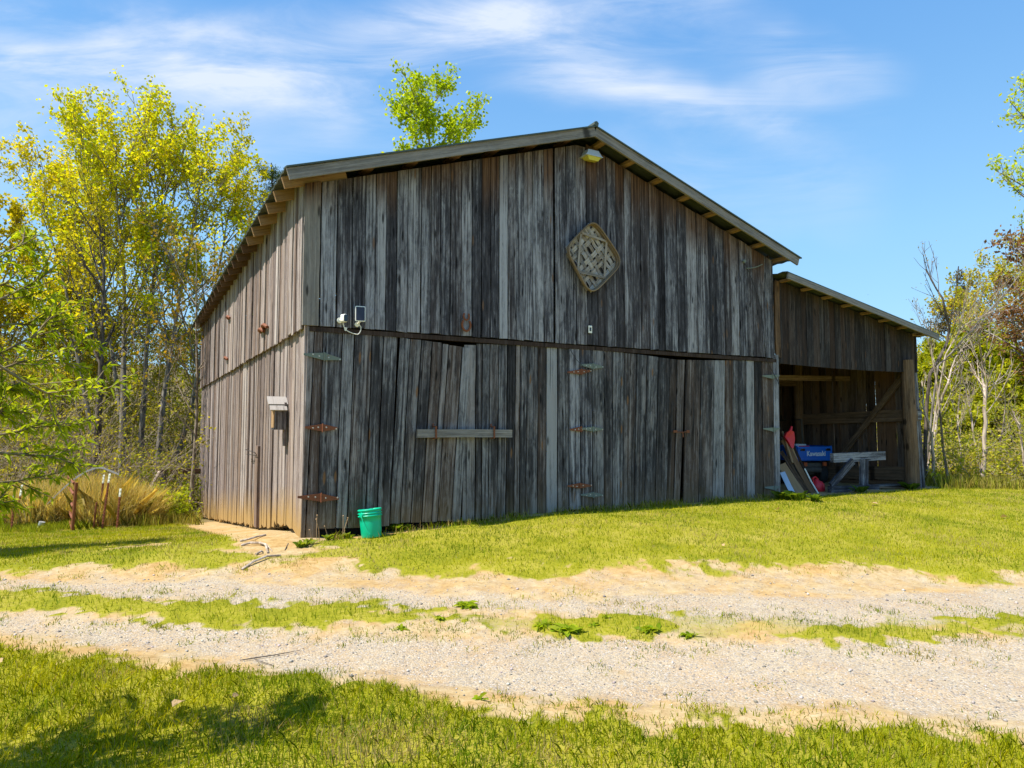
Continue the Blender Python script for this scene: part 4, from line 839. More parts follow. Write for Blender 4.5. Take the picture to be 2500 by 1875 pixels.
for s_ in (-1, 1):
    m = MB(); m.tube([vp(0.48 * s_ - 0.11, 0.55, 0.29), vp(0.48 * s_ + 0.11, 0.55, 0.29)], 0.17, 20); m.build
    m = MB(); m.lathe(vp(0.50 * s_, 0.55, 0.30), [(0.16, -0.11), (0.25, -0.12), (0.29, -0.10), (0.30, -0.05), (0.305, 0.0), (0.30, 0.05), (0.29, 0.10), (0.25, 0.12), (0.16, 0.11), (0.16, -0.11)], vx, 28)
    for k in range(22):
        a = 2 * math.pi * k / 22; rv = vy * math.cos(a) + vz * math.sin(a); tv = -vy * math.sin(a) + vz * math.cos(a)
        for e in (-1, 1): m.box(vp(0.50 * s_, 0.55, 0.30) + rv * 0.30 + vx * 0.06 * e + tv * 0.02 * e, vx * 0.05, tv * 0.018, rv * 0.014)
    wl = m.build('tyre', M_TYRE, uv); wl.name = 'wheel'
    m = MB(); m.lathe(vp(0.50 * s_, 0.55, 0.30), [(0.0, 0.03), (0.06, 0.04), (0.08, -0.02), (0.14, -0.02), (0.165, 0.09), (0.165, -0.09), (0.05, -0.06), (0, -0.06)], vx * s_, 20); m.build('rim', M_DKMET, wl)
m = MB(); m.tube([vp(-0.45, 0.55, 0.30), vp(0.45, 0.55, 0.30)], 0.05, 10); m.lathe(vp(0, 0.55, 0.31), [(0, -0.13), (0.1, -0.11), (0.14, 0), (0.1, 0.11), (0, 0.13)], vx, 14); m.box(vp(0, 0.6, 0.55), vx * 0.4, vy * 0.5, vz * 0.05); m.tube([vp(-0.3, 0.1, 0.42), vp(0.25, 0.1, 0.42)], 0.07, 12); m.build('rear_axle', M_DKMET, uv)
for s_ in (-1, 1):
    m = MB(); m.rbox(vp(0.34 * s_, -0.0, 0.57), vx * 0.06, vz * 0.05, -vy * 0.03, 0.3); m.build('tail_light', M_AMBER, uv)
m = MB(); m.box(vp(0, 1.6, 0.75), vx * 0.58, vy * 0.35, vz * 0.12); m.box(vp(0, 2.3, 0.65), vx * 0.6, vy * 0.5, vz * 0.28)
for s_ in (-1, 1): m.tube([vp(0.55 * s_, 1.2, 0.9), vp(0.55 * s_, 1.25, 1.75), vp(0.5 * s_, 2.3, 1.75), vp(0.52 * s_, 2.75, 0.95)], 0.025, 8)
m.build('cab', M_DKMET, uv)
for s_ in (-1, 1):
    m = MB(); m.lathe(vp(0.50 * s_, 2.45, 0.28), [(0.15, -0.1), (0.26, -0.11), (0.285, 0), (0.26, 0.11), (0.15, 0.1), (0.1, 0.0), (0.0, 0.0)], vx, 24); wl = m.build('wheel', M_TYRE, uv)
# folded sheeting in the bed
m = MB(); c = vp(-0.33, 0.35, 0.98)
for k, (hh, sx_) in enumerate(((0.0, 0.26), (0.05, 0.24), (0.095, 0.22))): m.rbox(c + vz * hh, vx * sx_ * (1 - 0.03 * k), vy * 0.2, vz * 0.024, 0.4)
tag(m.build('folded_sheet', M_CLOTH), 'pale blue folded sheeting heaped on the left of the truck bed', 'sheet')
m = MB(); m.rbox(vp(-0.25, 0.22, 1.0) , vx * 0.2, vy * 0.10, vz * 0.05, 0.5); tag(m.build('red_bag', M_RED), 'red bag lying on the truck bed beneath the pale sheeting', 'bag')
# trestle bench right of the vehicle
def at(x, y, vd): return on(x * K, y * K, 1, Y0 + vd)
hb = 0.35
tr_ = empty('trestle_bench', GZ(at(1867, 1060, hb)), 'grey timber trestle with one long beam beside the blue truck', 'trestle')
m = MB(); m.beam(at(1797, 989, hb), at(1909, 984, hb), 0.09, 0.19, side=(0, 1, 0), bright=0.65, brown=0.3); m.build('top_beam', W_GABLE, tr_)
m = MB(); m.beam(at(1866, 992, hb - 0.05) , at(1866, 1052, hb - 0.05), 0.22, 0.07, side=(1, 0, 0), bright=0.5); m.build('leg', W_GABLE, tr_)
m = MB(); m.beam(at(1842, 996, hb - 0.07), at(1795, 1050, hb - 0.07), 0.05, 0.14, side=(0, 1, 0), bright=0.45); m.build('brace', W_GABLE, tr_)
m = MB(); m.beam(at(1792, 1058, hb - 0.1), at(1895, 1055, hb - 0.1), 0.1, 0.15, side=(0, 1, 0), bright=0.4); m.build('bottom_beam', W_GABLE, tr_)
# loose boards on the floor
for i, (a, b, lab) in enumerate((((1868, 1050), (1950, 1054), 'warped grey plank lying on the ground right of the trestle leg'), ((1795, 1043), (1865, 1050), 'thin pale stick lying behind the trestle'), ((1885, 1050), (1945, 1060), 'narrow dark lath lying below the warped plank'))):
    p, q = GZ(at(*a, 0.5 - 0.1 * i)), GZ(at(*b, 0.45 - 0.12 * i)); m = MB(); m.beam(p + (0, 0, 0.05), q + (0, 0, 0.06 - 0.02 * i), (0.26, 0.05, 0.06)[i], 0.03, bright=0.55); tag(m.build('loose_plank', W_TRIM if i < 2 else W_LOG), lab, 'plank', 'loose planks in the lean-to')
# leaning stack against the barn
m_l = [(((1688, 1003), (1741, 1083)), 0.17, W_FRESH, 'wide tan plank leaning lowest in the stack by the barn door post', 0.35, 0.8),
       (((1687, 975), (1757, 1080)), 0.07, W_LOG, 'dark brown plank leaning just above the wide tan plank', 0.45, 0.3),
       (((1692, 950), (1762, 1076)), 0.11, W_LOG, 'broad brown board with a broken lower end in the leaning stack', 0.55, 0.6),
       (((1692, 985), (1748, 1080)), 0.03, W_INNER, 'narrow reddish lath leaning among the planks', 0.40, 0.3),
       (((1701, 938), (1762, 1062)), 0.05, W_SHED, 'thin black pole leaning upright behind the brown board', 0.7, 0.3),
       (((1690, 945), (1720, 1030)), 0.06, W_LOG, 'short upright brown board at the back of the leaning stack', 0.85, 0.5)]
for (a, b), wd, mat, lab, vd, br_ in m_l:
    p, q = at(*a, vd + 0.3), at(*b, vd - 0.25); m = MB(); m.beam(q, p, wd, 0.025, side=(0.75, -0.6, 0.1), bright=br_, wav=0.008); tag(m.build('leaning_plank', mat), lab, 'plank', 'planks leaning against the barn')
p, q = at(1690, 1020, 0.35), at(1718, 1078, 0.0); m = MB(); m.beam(q, p, 0.10, 0.012, side=(0.75, -0.6, 0.1)); tag(m.build('metal_strip', M_SILV), 'pale metal strip leaning at the front of the plank stack', 'metal strip')
p, q = at(1742, 1020, 0.4), at(1782, 1078, 0.2); m = MB(); m.tube([at(1738, 1012, 0.45), at(1752, 1040, 0.35), at(1770, 1070, 0.2), at(1784, 1081, 0.1)], 0.016, 8); tag(m.build('white_hose', M_WHITE), 'thin white pipe curving down beside the broken brown board', 'pipe')
# red scoop shovel
sh = empty('shovel', GZ(at(1752, 1050, 0.9)), 'shovel with a red plastic scoop standing blade up in the lean-to', 'shovel'); m = MB()
bc_ = at(1703, 946, 0.75); pr = [(-0.15, 0.02), (-0.10, 0.10), (0.02, 0.16), (0.13, 0.13), (0.15, -0.02), (0.11, -0.2), (0.06, -0.22), (-0.06, -0.06)]
vs = [bc_ + (a, -0.03 - 0.25 * abs(a) * 0.4, b) for a, b in pr] + [bc_ + (a * 0.9, 0.02, b * 0.95) for a, b in pr]; n = len(pr)
vs += [bc_ + (0, -0.0, 0)]; m.add(vs, [(i, (i + 1) % n, 2 * n) for i in range(n)] + [tuple(range(n, 2 * n))[::-1]] + [(i, (i + 1) % n, n + (i + 1) % n, n + i) for i in range(n)])
m.tube([bc_ + (0.06, 0, 0.13), bc_ + (0.11, 0, 0.24)], [0.035, 0.02], 8); m.build('scoop', M_RED, sh)
m = MB(); m.tube([bc_ + (0.10, 0.02, -0.15), at(1738, 1035, 0.6)], 0.018, 8); m.build('handle', W_FRESH, sh)
m = MB(); m.tube([at(1690, 932, 0.9), at(1712, 1000, 0.6)], 0.022, 8); tag(m.build('tool_handle', W_FRESH), 'orange brown tool handle leaning behind the red scoop', 'handle')
# petrol can
p = GZ(at(1766, 1070, 0.6)) + (0, 0, 0.0); gc = empty('fuel_can', p, 'small red plastic fuel can on the ground by the truck wheel', 'fuel can'); m = MB()
m.lathe(p, [(0.0, 0.0), (0.14, 0.0), (0.155, 0.03), (0.155, 0.14), (0.12, 0.2), (0.05, 0.235), (0.045, 0.26), (0, 0.26)], (-0.1, 0, 1), 20); m.build('body', M_RED, gc, True)
m = MB(); m.tube([p + (-0.13, 0, 0.16), p + (-0.14, 0, 0.28), p + (-0.06, 0, 0.31), p + (0.03, 0, 0.25)], 0.02, 8); m.build('handle', M_RED, gc)
# ---------------------------------------------------------------- vegetation
def unit(a): return a / (np.linalg.norm(a, axis=-1, keepdims=True) + 1e-9)
def grow(P, D, L, n, bend, trop, rg):
    N = len(P); pts = np.empty((N, n, 3)); pts[:, 0] = P; d = unit(D); st = (L / (n - 1))[:, None]; up = np.array([0, 0, 1.0])
    for i in range(1, n):
        d = unit(d + rg.normal(0, bend, (N, 3)) + up * trop); pts[:, i] = pts[:, i - 1] + d * st
    return pts
def tubes(pts, r0, r1, k):
    N, n, _ = pts.shape; T = unit(np.gradient(pts, axis=1)); ref = np.array([0.31, 0.87, 0.38]); A = unit(np.cross(T, ref)); B = np.cross(T, A)
    q = np.linspace(0, 1, n)[None, :, None]; rad = (np.asarray(r0)[:, None, None] * (1 - q) + np.asarray(r1)[:, None, None] * q)[..., None]
    a = 2 * np.pi * np.arange(k) / k; V = pts[:, :, None] + (A[:, :, None] * np.cos(a)[:, None] + B[:, :, None] * np.sin(a)[:, None]) * rad.reshape(N, n, 1, 1)
    i = np.arange(n - 1)[:, None]; j = np.arange(k)[None]; f = np.stack([i * k + j, i * k + (j + 1) % k, (i + 1) * k + (j + 1) % k, (i + 1) * k + j], -1).reshape(-1, 4)
    F = (f[None] + (np.arange(N) * n * k)[:, None, None]).reshape(-1, 4); return V.reshape(-1, 3), F
def kids(pts, L, nc, t0, t1, ang, ratio, rg, taper=0.5, angv=0.2):
    N, n, _ = pts.shape; t = rg.uniform(t0, t1, (N, nc)); x = t * (n - 1); i = np.minimum(x.astype(int), n - 2); f = (x - i)[..., None]; ar = np.arange(N)[:, None]
    P = pts[ar, i] * (1 - f) + pts[ar, i + 1] * f; T = unit(pts[ar, i + 1] - pts[ar, i]); a = ang + rg.normal(0, angv, (N, nc))
    z = unit(np.cross(T, unit(rg.normal(0, 1, (N, nc, 3)))))
    D = T * np.cos(a)[..., None] + z * np.sin(a)[..., None]; Ln = L[:, None] * ratio * (1 - taper * t) * rg.uniform(0.7, 1.2, (N, nc))
    return P.reshape(-1, 3), D.reshape(-1, 3), Ln.reshape(-1), t.reshape(-1)
def join(lst):
    o = 0; Vs, Fs = [], []
    for V, F in lst: Vs.append(V); Fs.append(F + o); o += len(V)
    return np.concatenate(Vs), np.concatenate(Fs)
def leafquads(C, s, asp, cols, rg, jit=0.25, droop=None):
    n = len(C); a = unit(rg.normal(0, 1, (n, 3))); b = unit(np.cross(a, rg.normal(0, 1, (n, 3))))
    if droop is not None: a = unit(a * 0.6 + droop)
    s = s * rg.uniform(0.6, 1.35, n)[:, None]
    V = np.stack([C - a * s, C + b * s * asp, C + a * s, C - b * s * asp], 1).reshape(-1, 3); F = np.arange(4 * n).reshape(-1, 4)
    w_ = rg.dirichlet(np.ones(len(cols)) * 0.6, n); c = (w_ @ np.array(cols)) * rg.uniform(1 - jit, 1 + jit, (n, 1))
    return V, F, np.repeat(c, 4, 0)
def tree(name, base, top, r0, seed, label, cols, stems=1, crown0=0.35, n1=14, a1=0.75, l1=0.42, n2=6, n3=5, lpt=6, ls=0.06, asp=0.5, spread=0.12, barkm=None, trop=0.06, group=None,
         bend=0.05, t3=0.5, cat='tree', droop=None, stemspread=0.12, taper1=0.45):
    rg = np.random.default_rng(seed); base = np.asarray(base, float); top = np.asarray(top, float)
    root = empty(name, base, label, cat, group); H = np.linalg.norm(top - base)
    P = base[None] + rg.normal(0, 0.12 if stems > 1 else 0, (stems, 3)) * [1, 1, 0]; D = (top - base)[None] / H + (rg.normal(0, stemspread, (stems, 3)) if stems > 1 else 0)
    L0 = H * (rg.uniform(0.8, 1.02, stems) if stems > 1 else np.ones(1)); S = grow(P, D, L0, 12, bend * 0.6, 0.0, rg)
    if stems == 1:
        q = np.linspace(0, 1, 12)[:, None]; S[0] += (top - S[0, -1])[None] * q
    W = [tubes(S, np.full(stems, r0), np.full(stems, r0 * 0.15), 8)]
    P1, D1, L1, t1 = kids(S, L0, n1, crown0, 0.98, a1, l1, rg, taper1); S1 = grow(P1, D1, L1, 7, bend * 1.6, trop, rg); ra = r0 * 0.42 * (1 - 0.6 * t1); W.append(tubes(S1, ra, ra * 0.3, 5))
    P2, D2, L2, t2 = kids(S1, L1, n2, 0.25, 1.0, 0.65, 0.48, rg); S2 = grow(P2, D2, L2, 5, bend * 2, trop, rg); rb = np.repeat(ra, n2) * 0.4; W.append(tubes(S2, rb, rb * 0.4, 4))
    P3, D3, L3, t3_ = kids(S2, L2, n3, 0.3, 1.0, 0.6, t3, rg); S3 = grow(P3, D3, L3, 4, bend * 2, trop, rg); rc = np.full(len(S3), max(0.004, r0 * 0.035)); W.append(tubes(S3, rc, rc * 0.5, 3))
    V, F = join(W); npmesh('trunk', V, F, barkm or B_GREY, root)
    if lpt:
        tips = np.concatenate([S3[:, 1:].reshape(-1, 3), S2[:, 2:].reshape(-1, 3)]); C = np.repeat(tips, lpt, 0)[rg.random(len(tips) * lpt) < 0.55]; C = C + rg.normal(0, spread, C.shape)
        V, F, c = leafquads(C, ls, asp, cols, rg, droop=droop); npmesh('crown', V, F, M_LEAF, root, {'lc': c})
    return root
def foot(px, d): p = dep(px, 1049, d); return np.array([p[0], p[1], float(gh(p[0], p[1])) - 0.05])
def stand(name, px, pt, d, r0, seed, label, cols, **k): return tree(name, foot(px, d), dep(pt[0], pt[1], d), r0, seed, label, cols, **k)
YG = [(0.66, 0.64, 0.015), (0.48, 0.58, 0.015), (0.68, 0.54, 0.02)]; OL = [(0.58, 0.50, 0.015), (0.36, 0.35, 0.02), (0.64, 0.52, 0.015)]
G1 = 'slender spring trees left of the barn'
kw = dict(crown0=0.40, n1=20, a1=0.62, l1=0.43, n2=7, n3=4, lpt=7, ls=0.058, asp=0.7, spread=0.10, trop=0.10, group=G1)
stand('deciduous_tree', 300, (285, 345), 24, 0.13, 1, 'tallest of the slender trees left of the barn with yellow green leaves', YG, **kw)
stand('deciduous_tree', 326, (205, 420), 25, 0.10, 2, 'slender tree leaning left beside the tallest tree', YG, **kw)
stand('deciduous_tree', 352, (405, 385), 25.5, 0.13, 3, 'slender tree just right of the tallest one, bright at its top', YG, **kw)
stand('deciduous_tree', 380, (490, 450), 24.5, 0.12, 4, 'slender tree leaning right towards the barn eave', YG, **kw)
stand('deciduous_tree', 410, (560, 505), 26, 0.12, 5, 'shorter olive tree nearest to the barn roof', OL + YG[:1], **kw)
stand('deciduous_tree', 255, (100, 480), 26, 0.11, 6, 'thin tree with sparse yellow leaves at the left of the stand', YG[:1] + YG[2:], **kw)
kw2 = dict(kw, crown0=0.3, lpt=8, n1=22, a1=0.8, ls=0.07)
stand('deciduous_tree', 150, (150, 610), 28, 0.17, 7, 'broad olive yellow tree behind the leafy foreground boughs', OL, **kw2)
stand('deciduous_tree', 20, (-10, 590), 27, 0.15, 8, 'olive yellow tree cut by the left edge of the photo', OL, **kw2)
stand('deciduous_tree', 235, (255, 560), 22, 0.14, 9, 'dark trunked tree with bare lower branches before the tall stand', OL, **dict(kw, lpt=2, barkm=B_DARK))
stand('deciduous_tree', 470, (480, 620), 21, 0.07, 10, 'small half bare tree close against the barn side wall', [(0.36, 0.22, 0.03), (0.2, 0.17, 0.02)], **dict(kw, lpt=1, crown0=0.2, a1=0.9, barkm=B_TWIG))
ku = dict(crown0=0.06, n1=26, a1=0.85, l1=0.42, n2=6, n3=4, lpt=4, ls=0.055, asp=0.65, spread=0.12, group='understorey trees left of the barn', barkm=B_TWIG)
UN = [(0.56, 0.54, 0.02), (0.34, 0.38, 0.02), (0.46, 0.30, 0.05)]
for i, (px, py, d, lab) in enumerate(((40, 800, 26, 'low yellow green tree at the far left edge behind the boughs'), (120, 770, 29, 'low tree behind the wire netting'), (200, 760, 27, 'low tree filling the gap left of the tall trunks'), (275, 790, 29.5, 'low tree seen between the two leftmost tall trunks'),
        (345, 800, 28, 'low tree seen between the middle tall trunks'), (415, 770, 29, 'low tree behind the rightmost tall trunk'), (470, 830, 27, 'low brushy tree touching the edge of the barn side wall'))): stand('understorey_tree', px, (px + 5, py), d, 0.06, 300 + i, lab, UN, **ku)
GR = [(0.42, 0.54, 0.012), (0.56, 0.60, 0.018), (0.28, 0.40, 0.012)]
stand('deciduous_tree', 1022, (1045, 250), 32, 0.2, 11, 'bright green leafy tree top rising behind the barn roof', GR, crown0=0.5, n1=34, a1=0.95, l1=0.23, n2=8, n3=5, lpt=6, ls=0.085, asp=0.7, spread=0.17, taper1=0.35)
PN = [(0.035, 0.075, 0.02), (0.06, 0.10, 0.025), (0.09, 0.12, 0.03)]; CD = [(0.34, 0.40, 0.012), (0.60, 0.56, 0.015), (0.17, 0.21, 0.02)]
stand('pine_tree', 655, (662, 398), 38, 0.2, 12, 'dark green pine top behind the left roof edge', PN, crown0=0.4, n1=60, a1=1.15, l1=0.20, n2=5, n3=3, lpt=5, ls=0.10, asp=0.16, spread=0.14, taper1=0.85, trop=0.03, barkm=B_DARK)
kc = dict(crown0=0.04, n1=100, a1=1.2, l1=0.46, n2=6, n3=3, lpt=5, ls=0.10, asp=0.35, spread=0.10, taper1=0.85, trop=0.05, barkm=B_DARK, group='yellow green conifers right of the lean-to')
stand('conifer', 2275, (2290, 850), 27, 0.12, 13, 'yellow green conifer directly behind the lean-to corner post', CD, **kc)
stand('conifer', 2372, (2385, 800), 25, 0.14, 14, 'tallest yellow green conifer behind the bare saplings', CD, **kc)
stand('conifer', 2470, (2475, 860), 23, 0.13, 15, 'dense yellow green conifer behind the rightmost saplings', CD, **kc)
stand('conifer', 2560, (2550, 820), 22, 0.13, 16, 'yellow green conifer cut by the right edge of the photo', CD, **kc)
kr = dict(ku, crown0=0.2, l1=0.40, lpt=5, ls=0.06, group='spring trees beyond the lean-to')
for i, (px, py, d, lab) in enumerate(((2330, 760, 30, 'yellow green tree nearest the lean-to behind the bare saplings'), (2420, 700, 31, 'yellow green tree in the middle behind the stoutest sapling'), (2500, 620, 29, 'taller yellow green tree beside the brown leaved tree'))): stand('deciduous_tree', px, (px + 10, py), d, 0.1, 320 + i, lab, [(0.60, 0.58, 0.02), (0.36, 0.40, 0.02), (0.5, 0.32, 0.06)], **kr)
stand('pine_tree', 2330, (2340, 650), 34, 0.16, 17, 'thin olive brown pine rising behind the lean-to eave', [(0.16, 0.12, 0.03), (0.10, 0.10, 0.03), (0.2, 0.13, 0.04)], crown0=0.25, n1=50, a1=1.0, l1=0.24, n2=5, n3=3, lpt=3, ls=0.09, asp=0.25, spread=0.14, taper1=0.75, barkm=B_DARK)
BR = [(0.26, 0.12, 0.05), (0.36, 0.2, 0.08), (0.17, 0.09, 0.06)]
stand('deciduous_tree', 2590, (2560, 560), 21, 0.16, 18, 'brown leaved tree reaching in from the right edge', BR, crown0=0.35, n1=20, a1=0.85, l1=0.36, n2=6, n3=5, lpt=4, ls=0.065, asp=0.55, spread=0.12, barkm=B_GREY, trop=0.02)
stand('deciduous_tree', 2620, (2570, 240), 26, 0.18, 19, 'tall yellow green tree at the upper right edge', YG[:2] + GR[:1], crown0=0.4, n1=18, a1=0.8, l1=0.25, n2=6, n3=4, lpt=3, ls=0.075, asp=0.55, spread=0.14)
# bare saplings at the right, stems traced from foot to tip on a plane facing the camera
def sapling(pts, d0, r0, seed, label, barkm, n1=9, lpt=0, cat='sapling', name='bare_sapling'):
    rg = np.random.default_rng(seed); q = [(1860 + a * .3616, 640 + b * .3616) for a, b in pts]; g = G(*q[0]) if q[0][1] > 1100 else foot(q[0][0], d0)
    d = (g - EYE) @ FH if d0 is None else d0
    if d0 is not None: g = foot(q[0][0], d0)
    P = [g] + [dep(x, y, d + 0.25 * i * rg.uniform(-1, 1)) for i, (x, y) in enumerate(q[1:])]; P = np.array(P)
    t = np.linspace(0, 1, len(P)); tt = np.linspace(0, 1, 12); S = np.stack([np.interp(tt, t, P[:, k]) for k in range(3)], -1)[None]; S[0, 1:-1] += rg.normal(0, 0.012, (10, 3))
    L = np.array([np.linalg.norm(np.diff(P, axis=0), axis=1).sum()]); root = empty(name, g, label, cat, 'bare saplings right of the lean-to')
    W = [tubes(S, np.array([r0]), np.array([r0 * 0.25]), 7)]
    P1, D1, L1, t1 = kids(S, L, n1, 0.3, 0.97, 0.5, 0.38, rg); S1 = grow(P1, D1, L1, 7, 0.06, 0.12, rg); ra = r0 * 0.38 * (1 - 0.5 * t1); W.append(tubes(S1, ra, ra * 0.35, 4))
    P2, D2, L2, _ = kids(S1, L1, 5, 0.2, 0.95, 0.5, 0.5, rg); S2 = grow(P2, D2, L2, 5, 0.07, 0.08, rg); rb = np.full(len(S2), max(0.004, r0 * 0.14)); W.append(tubes(S2, rb, rb * 0.5, 3))
    V, F = join(W); npmesh('stem', V, F, barkm, root)
    C = np.repeat(S2[:, 3:].reshape(-1, 3), 2, 0) + rg.normal(0, 0.05, (len(S2) * 4, 3)); C = C[rg.random(len(C)) < 0.4]
    V, F, c = leafquads(C, 0.022, 0.6, [(0.30, 0.26, 0.05), (0.35, 0.2, 0.06)], rg); npmesh('foliage', V, F, M_LEAF, root, {'lc': c}); return root
sapling([(1172, 1430), (1155, 1190), (1190, 1020), (1235, 850), (1300, 660), (1480, 430)], None, 0.055, 1, 'forked pale sapling nearest the lean-to corner', B_PALE)
sapling([(1160, 1300), (1150, 1180), (1095, 1000), (1080, 800)], 16.2, 0.04, 2, 'thin pale fork bending towards the lean-to post', B_PALE, 5)
sapling([(1268, 1505), (1225, 1300), (1200, 1000), (1150, 600), (1140, 380)], None, 0.035, 3, 'tall thin reddish sapling beside the forked one', B_TWIG)
sapling([(1492, 1500), (1505, 1200), (1510, 950), (1490, 760), (1455, 470)], None, 0.06, 4, 'stoutest grey white sapling at the right of the lawn', B_PALE, 12)
sapling([(1470, 1465), (1440, 1200), (1400, 950), (1335, 700)], None, 0.035, 5, 'sapling leaning left just beside the stoutest one', B_PALE)
sapling([(1425, 1480), (1410, 1420), (1385, 1345)], None, 0.03, 6, 'short broken white stem at the edge of the lawn', B_PALE, 1)
sapling([(1770, 1290), (1740, 1100), (1690, 1000)], 16.5, 0.03, 7, 'slim sapling at the far right edge of the brush', B_PALE, 6)
sapling([(1330, 1440), (1345, 1250), (1320, 1050), (1345, 830), (1330, 640)], 17, 0.025, 21, 'thin straight sapling between the forked one and the stoutest one', B_PALE, 8, 1)
sapling([(1620, 1400), (1610, 1200), (1650, 980), (1620, 800)], 17.5, 0.028, 22, 'slim sapling standing right of the stoutest one', B_PALE, 8)
sapling([(1085, 900), (1120, 780), (1280, 500), (1215, 220), (1110, 60)], 17, 0.05, 8, 'dark crooked tree limb rising behind the lean-to eave', B_DARK, 8, name='bare_tree', cat='tree')
sapling([(1080, 960), (1180, 720), (1400, 480), (1560, 300), (1760, 60)], 18, 0.032, 9, 'grey bare tree arching up to the right behind the shed', B_GREY, 14, name='bare_tree', cat='tree')
sapling([(1090, 1010), (1230, 640), (1360, 420), (1700, 270)], 17.5, 0.026, 10, 'pale bare tree sweeping low to the right behind the shed', B_PALE, 14, name='bare_tree', cat='tree')
# tangled undergrowth (stuff)
def tangle(name, n, rlo, rhi, dlo, dhi, h, label, cols, nleaf, seed, r0=0.008, ls=0.045, barkm=None):
    rg = np.random.default_rng(seed); r = rg.uniform(rlo, rhi, n); d = rg.uniform(dlo, dhi, n)
    x, y = r * RT[0] + d * FH[0], r * RT[1] + d * FH[1]; k = ~((x > X0 - 0.7) & (x < X0 + 14.2) & (y > Y0 - 1) & (y < Y0 + 16)); x, y = x[k], y[k]; n = len(x)
    P = np.stack([x, y, gh(x, y) - 0.05], -1); D = np.stack([rg.normal(0, 0.7, n), rg.normal(0, 0.7, n), np.full(n, 1.0)], -1); L = h * rg.uniform(0.4, 1.5, n)
    S = grow(P, D, L, 8, 0.16, -0.07, rg); W = [tubes(S, np.full(n, r0 * 1.3), np.full(n, r0 * 0.5), 3)]
    P1, D1, L1, _ = kids(S, L, 4, 0.2, 1, 0.8, 0.45, rg); S1 = grow(P1, D1, L1, 5, 0.15, -0.03, rg); W.append(tubes(S1, np.full(len(S1), r0 * 0.7), np.full(len(S1), r0 * 0.3), 3))
    P2, D2, L2, _ = kids(S1, L1, 3, 0.3, 1, 0.8, 0.5, rg); S2 = grow(P2, D2, L2, 4, 0.12, 0, rg); W.append(tubes(S2, np.full(len(S2), r0 * 0.5), np.full(len(S2), r0 * 0.25), 3))
    V, F = join(W); tag(npmesh(name, V, F, barkm or B_TWIG), label, 'undergrowth', kind='stuff')
    if nleaf:
        T_ = np.concatenate([S1.reshape(-1, 3), S2.reshape(-1, 3)]); C = T_[rg.integers(0, len(T_), nleaf)] + rg.normal(0, 0.06, (nleaf, 3))
        V, F, c = leafquads(C, ls, 0.55, cols, rg); tag(npmesh(name + '_leaves', V, F, M_LEAF, attrs={'lc': c}), label.replace('twigs', 'leaves'), 'undergrowth', kind='stuff')
UC = [(0.46, 0.50, 0.02), (0.30, 0.20, 0.05), (0.12, 0.12, 0.03), (0.62, 0.52, 0.03)]
tangle('undergrowth', 1100, -20, -5.5, 18, 34, 3.4, 'tangled brown twigs under the trees left of the barn', UC, 42000, 21)
tangle('thicket', 320, 9.6, 18, 16.4, 21, 1.7, 'low twigs and dry stems behind the lawn at the right', [(0.56, 0.54, 0.03), (0.36, 0.42, 0.02), (0.5, 0.38, 0.1)], 22000, 22, 0.0045, 0.042, B_PALE)
# far woods
def woods():
    rg = np.random.default_rng(5); n = 2000; r = rg.uniform(-85, 85, n); d = rg.uniform(36, 112, n); x, y = r * RT[0] + d * FH[0], r * RT[1] + d * FH[1]; z = gh(x, y); h = rg.uniform(3.5, 7, n)
    k = 110; C = np.repeat(np.stack([x, y, z + h * 0.6], -1), k, 0) + rg.normal(0, 1, (n * k, 3)) * np.repeat(np.stack([h * 0.22, h * 0.22, h * 0.3], -1), k, 0)
    V, F, c = leafquads(C, 0.10, 0.45, [(0.15, 0.12, 0.035), (0.10, 0.075, 0.045), (0.22, 0.19, 0.03), (0.055, 0.055, 0.025)], rg, 0.5); tag(npmesh('woods', V, F, M_LEAF, attrs={'lc': c}), 'far olive brown woods on the rise beyond the trees', 'woods', kind='stuff')
woods()
# dry grass along the fence line and other tall grass
def tallgrass(name, n, rlo, rhi, dlo, dhi, h, wdt, cols, label, sel=None, lean=0.6, mat=None, cl=0.9):
    x, y = sample(n, rlo, rhi, dlo, dhi); k = rng.random(n) < np.clip(2.4 * (fbm(x, y, cl, 91) - 0.28), 0, 1)
    k &= ~((x > X0 - 0.45) & (x < X0 + 14.0) & (y > Y0 - 0.3) & (y < Y0 + 15.5))
    if sel is not None: k &= sel(x, y)
    x, y = x[k], y[k]; m = len(x); P = np.stack([x, y, gz(x, y) - 0.01], -1)
    w_ = rng.dirichlet(np.ones(len(cols)) * 0.5, m); c = (w_ @ np.array(cols)) * rng.uniform(0.55, 1.35, (m, 1)) * (0.7 + 0.6 * fbm(x, y, 1.9, 99))[:, None]
    return blades(name, P, h * rng.uniform(0.4, 1.25, m) * (0.6 + 0.8 * fbm(x, y, 0.7, 95)), wdt * rng.uniform(0.7, 1.3, m), c, mat or M_STRAW, lean, label, 'grass', 2)
ST = [(0.85, 0.62, 0.20), (0.74, 0.50, 0.10), (0.88, 0.74, 0.40), (0.50, 0.46, 0.08)]
pa, pb_ = foot(110, 15.5), foot(300, 15.5); ra_, rb_ = rd(pa)[0], rd(pb_)[0]
tallgrass('dry_grass', 70000, ra_ - 0.3, rb_ + 0.05, 15.5, 18.5, 0.85, 0.010, ST, 'golden dry grass heaped behind the gate and the red posts', lean=0.85, cl=0.8)
tallgrass('dry_grass', 30000, -14, ra_, 15.3, 19.5, 0.7, 0.016, ST + [(0.33, 0.30, 0.06)], 'pale dry grass left of the gate', lean=0.7)
tallgrass('dry_grass', 16000, rb_, -4.6, 15.6, 20, 0.26, 0.010, [(0.26, 0.30, 0.03), (0.2, 0.14, 0.05), (0.34, 0.36, 0.03), (0.5, 0.36, 0.12)], 'rough mixed grass between the red posts and the barn', lean=0.7)
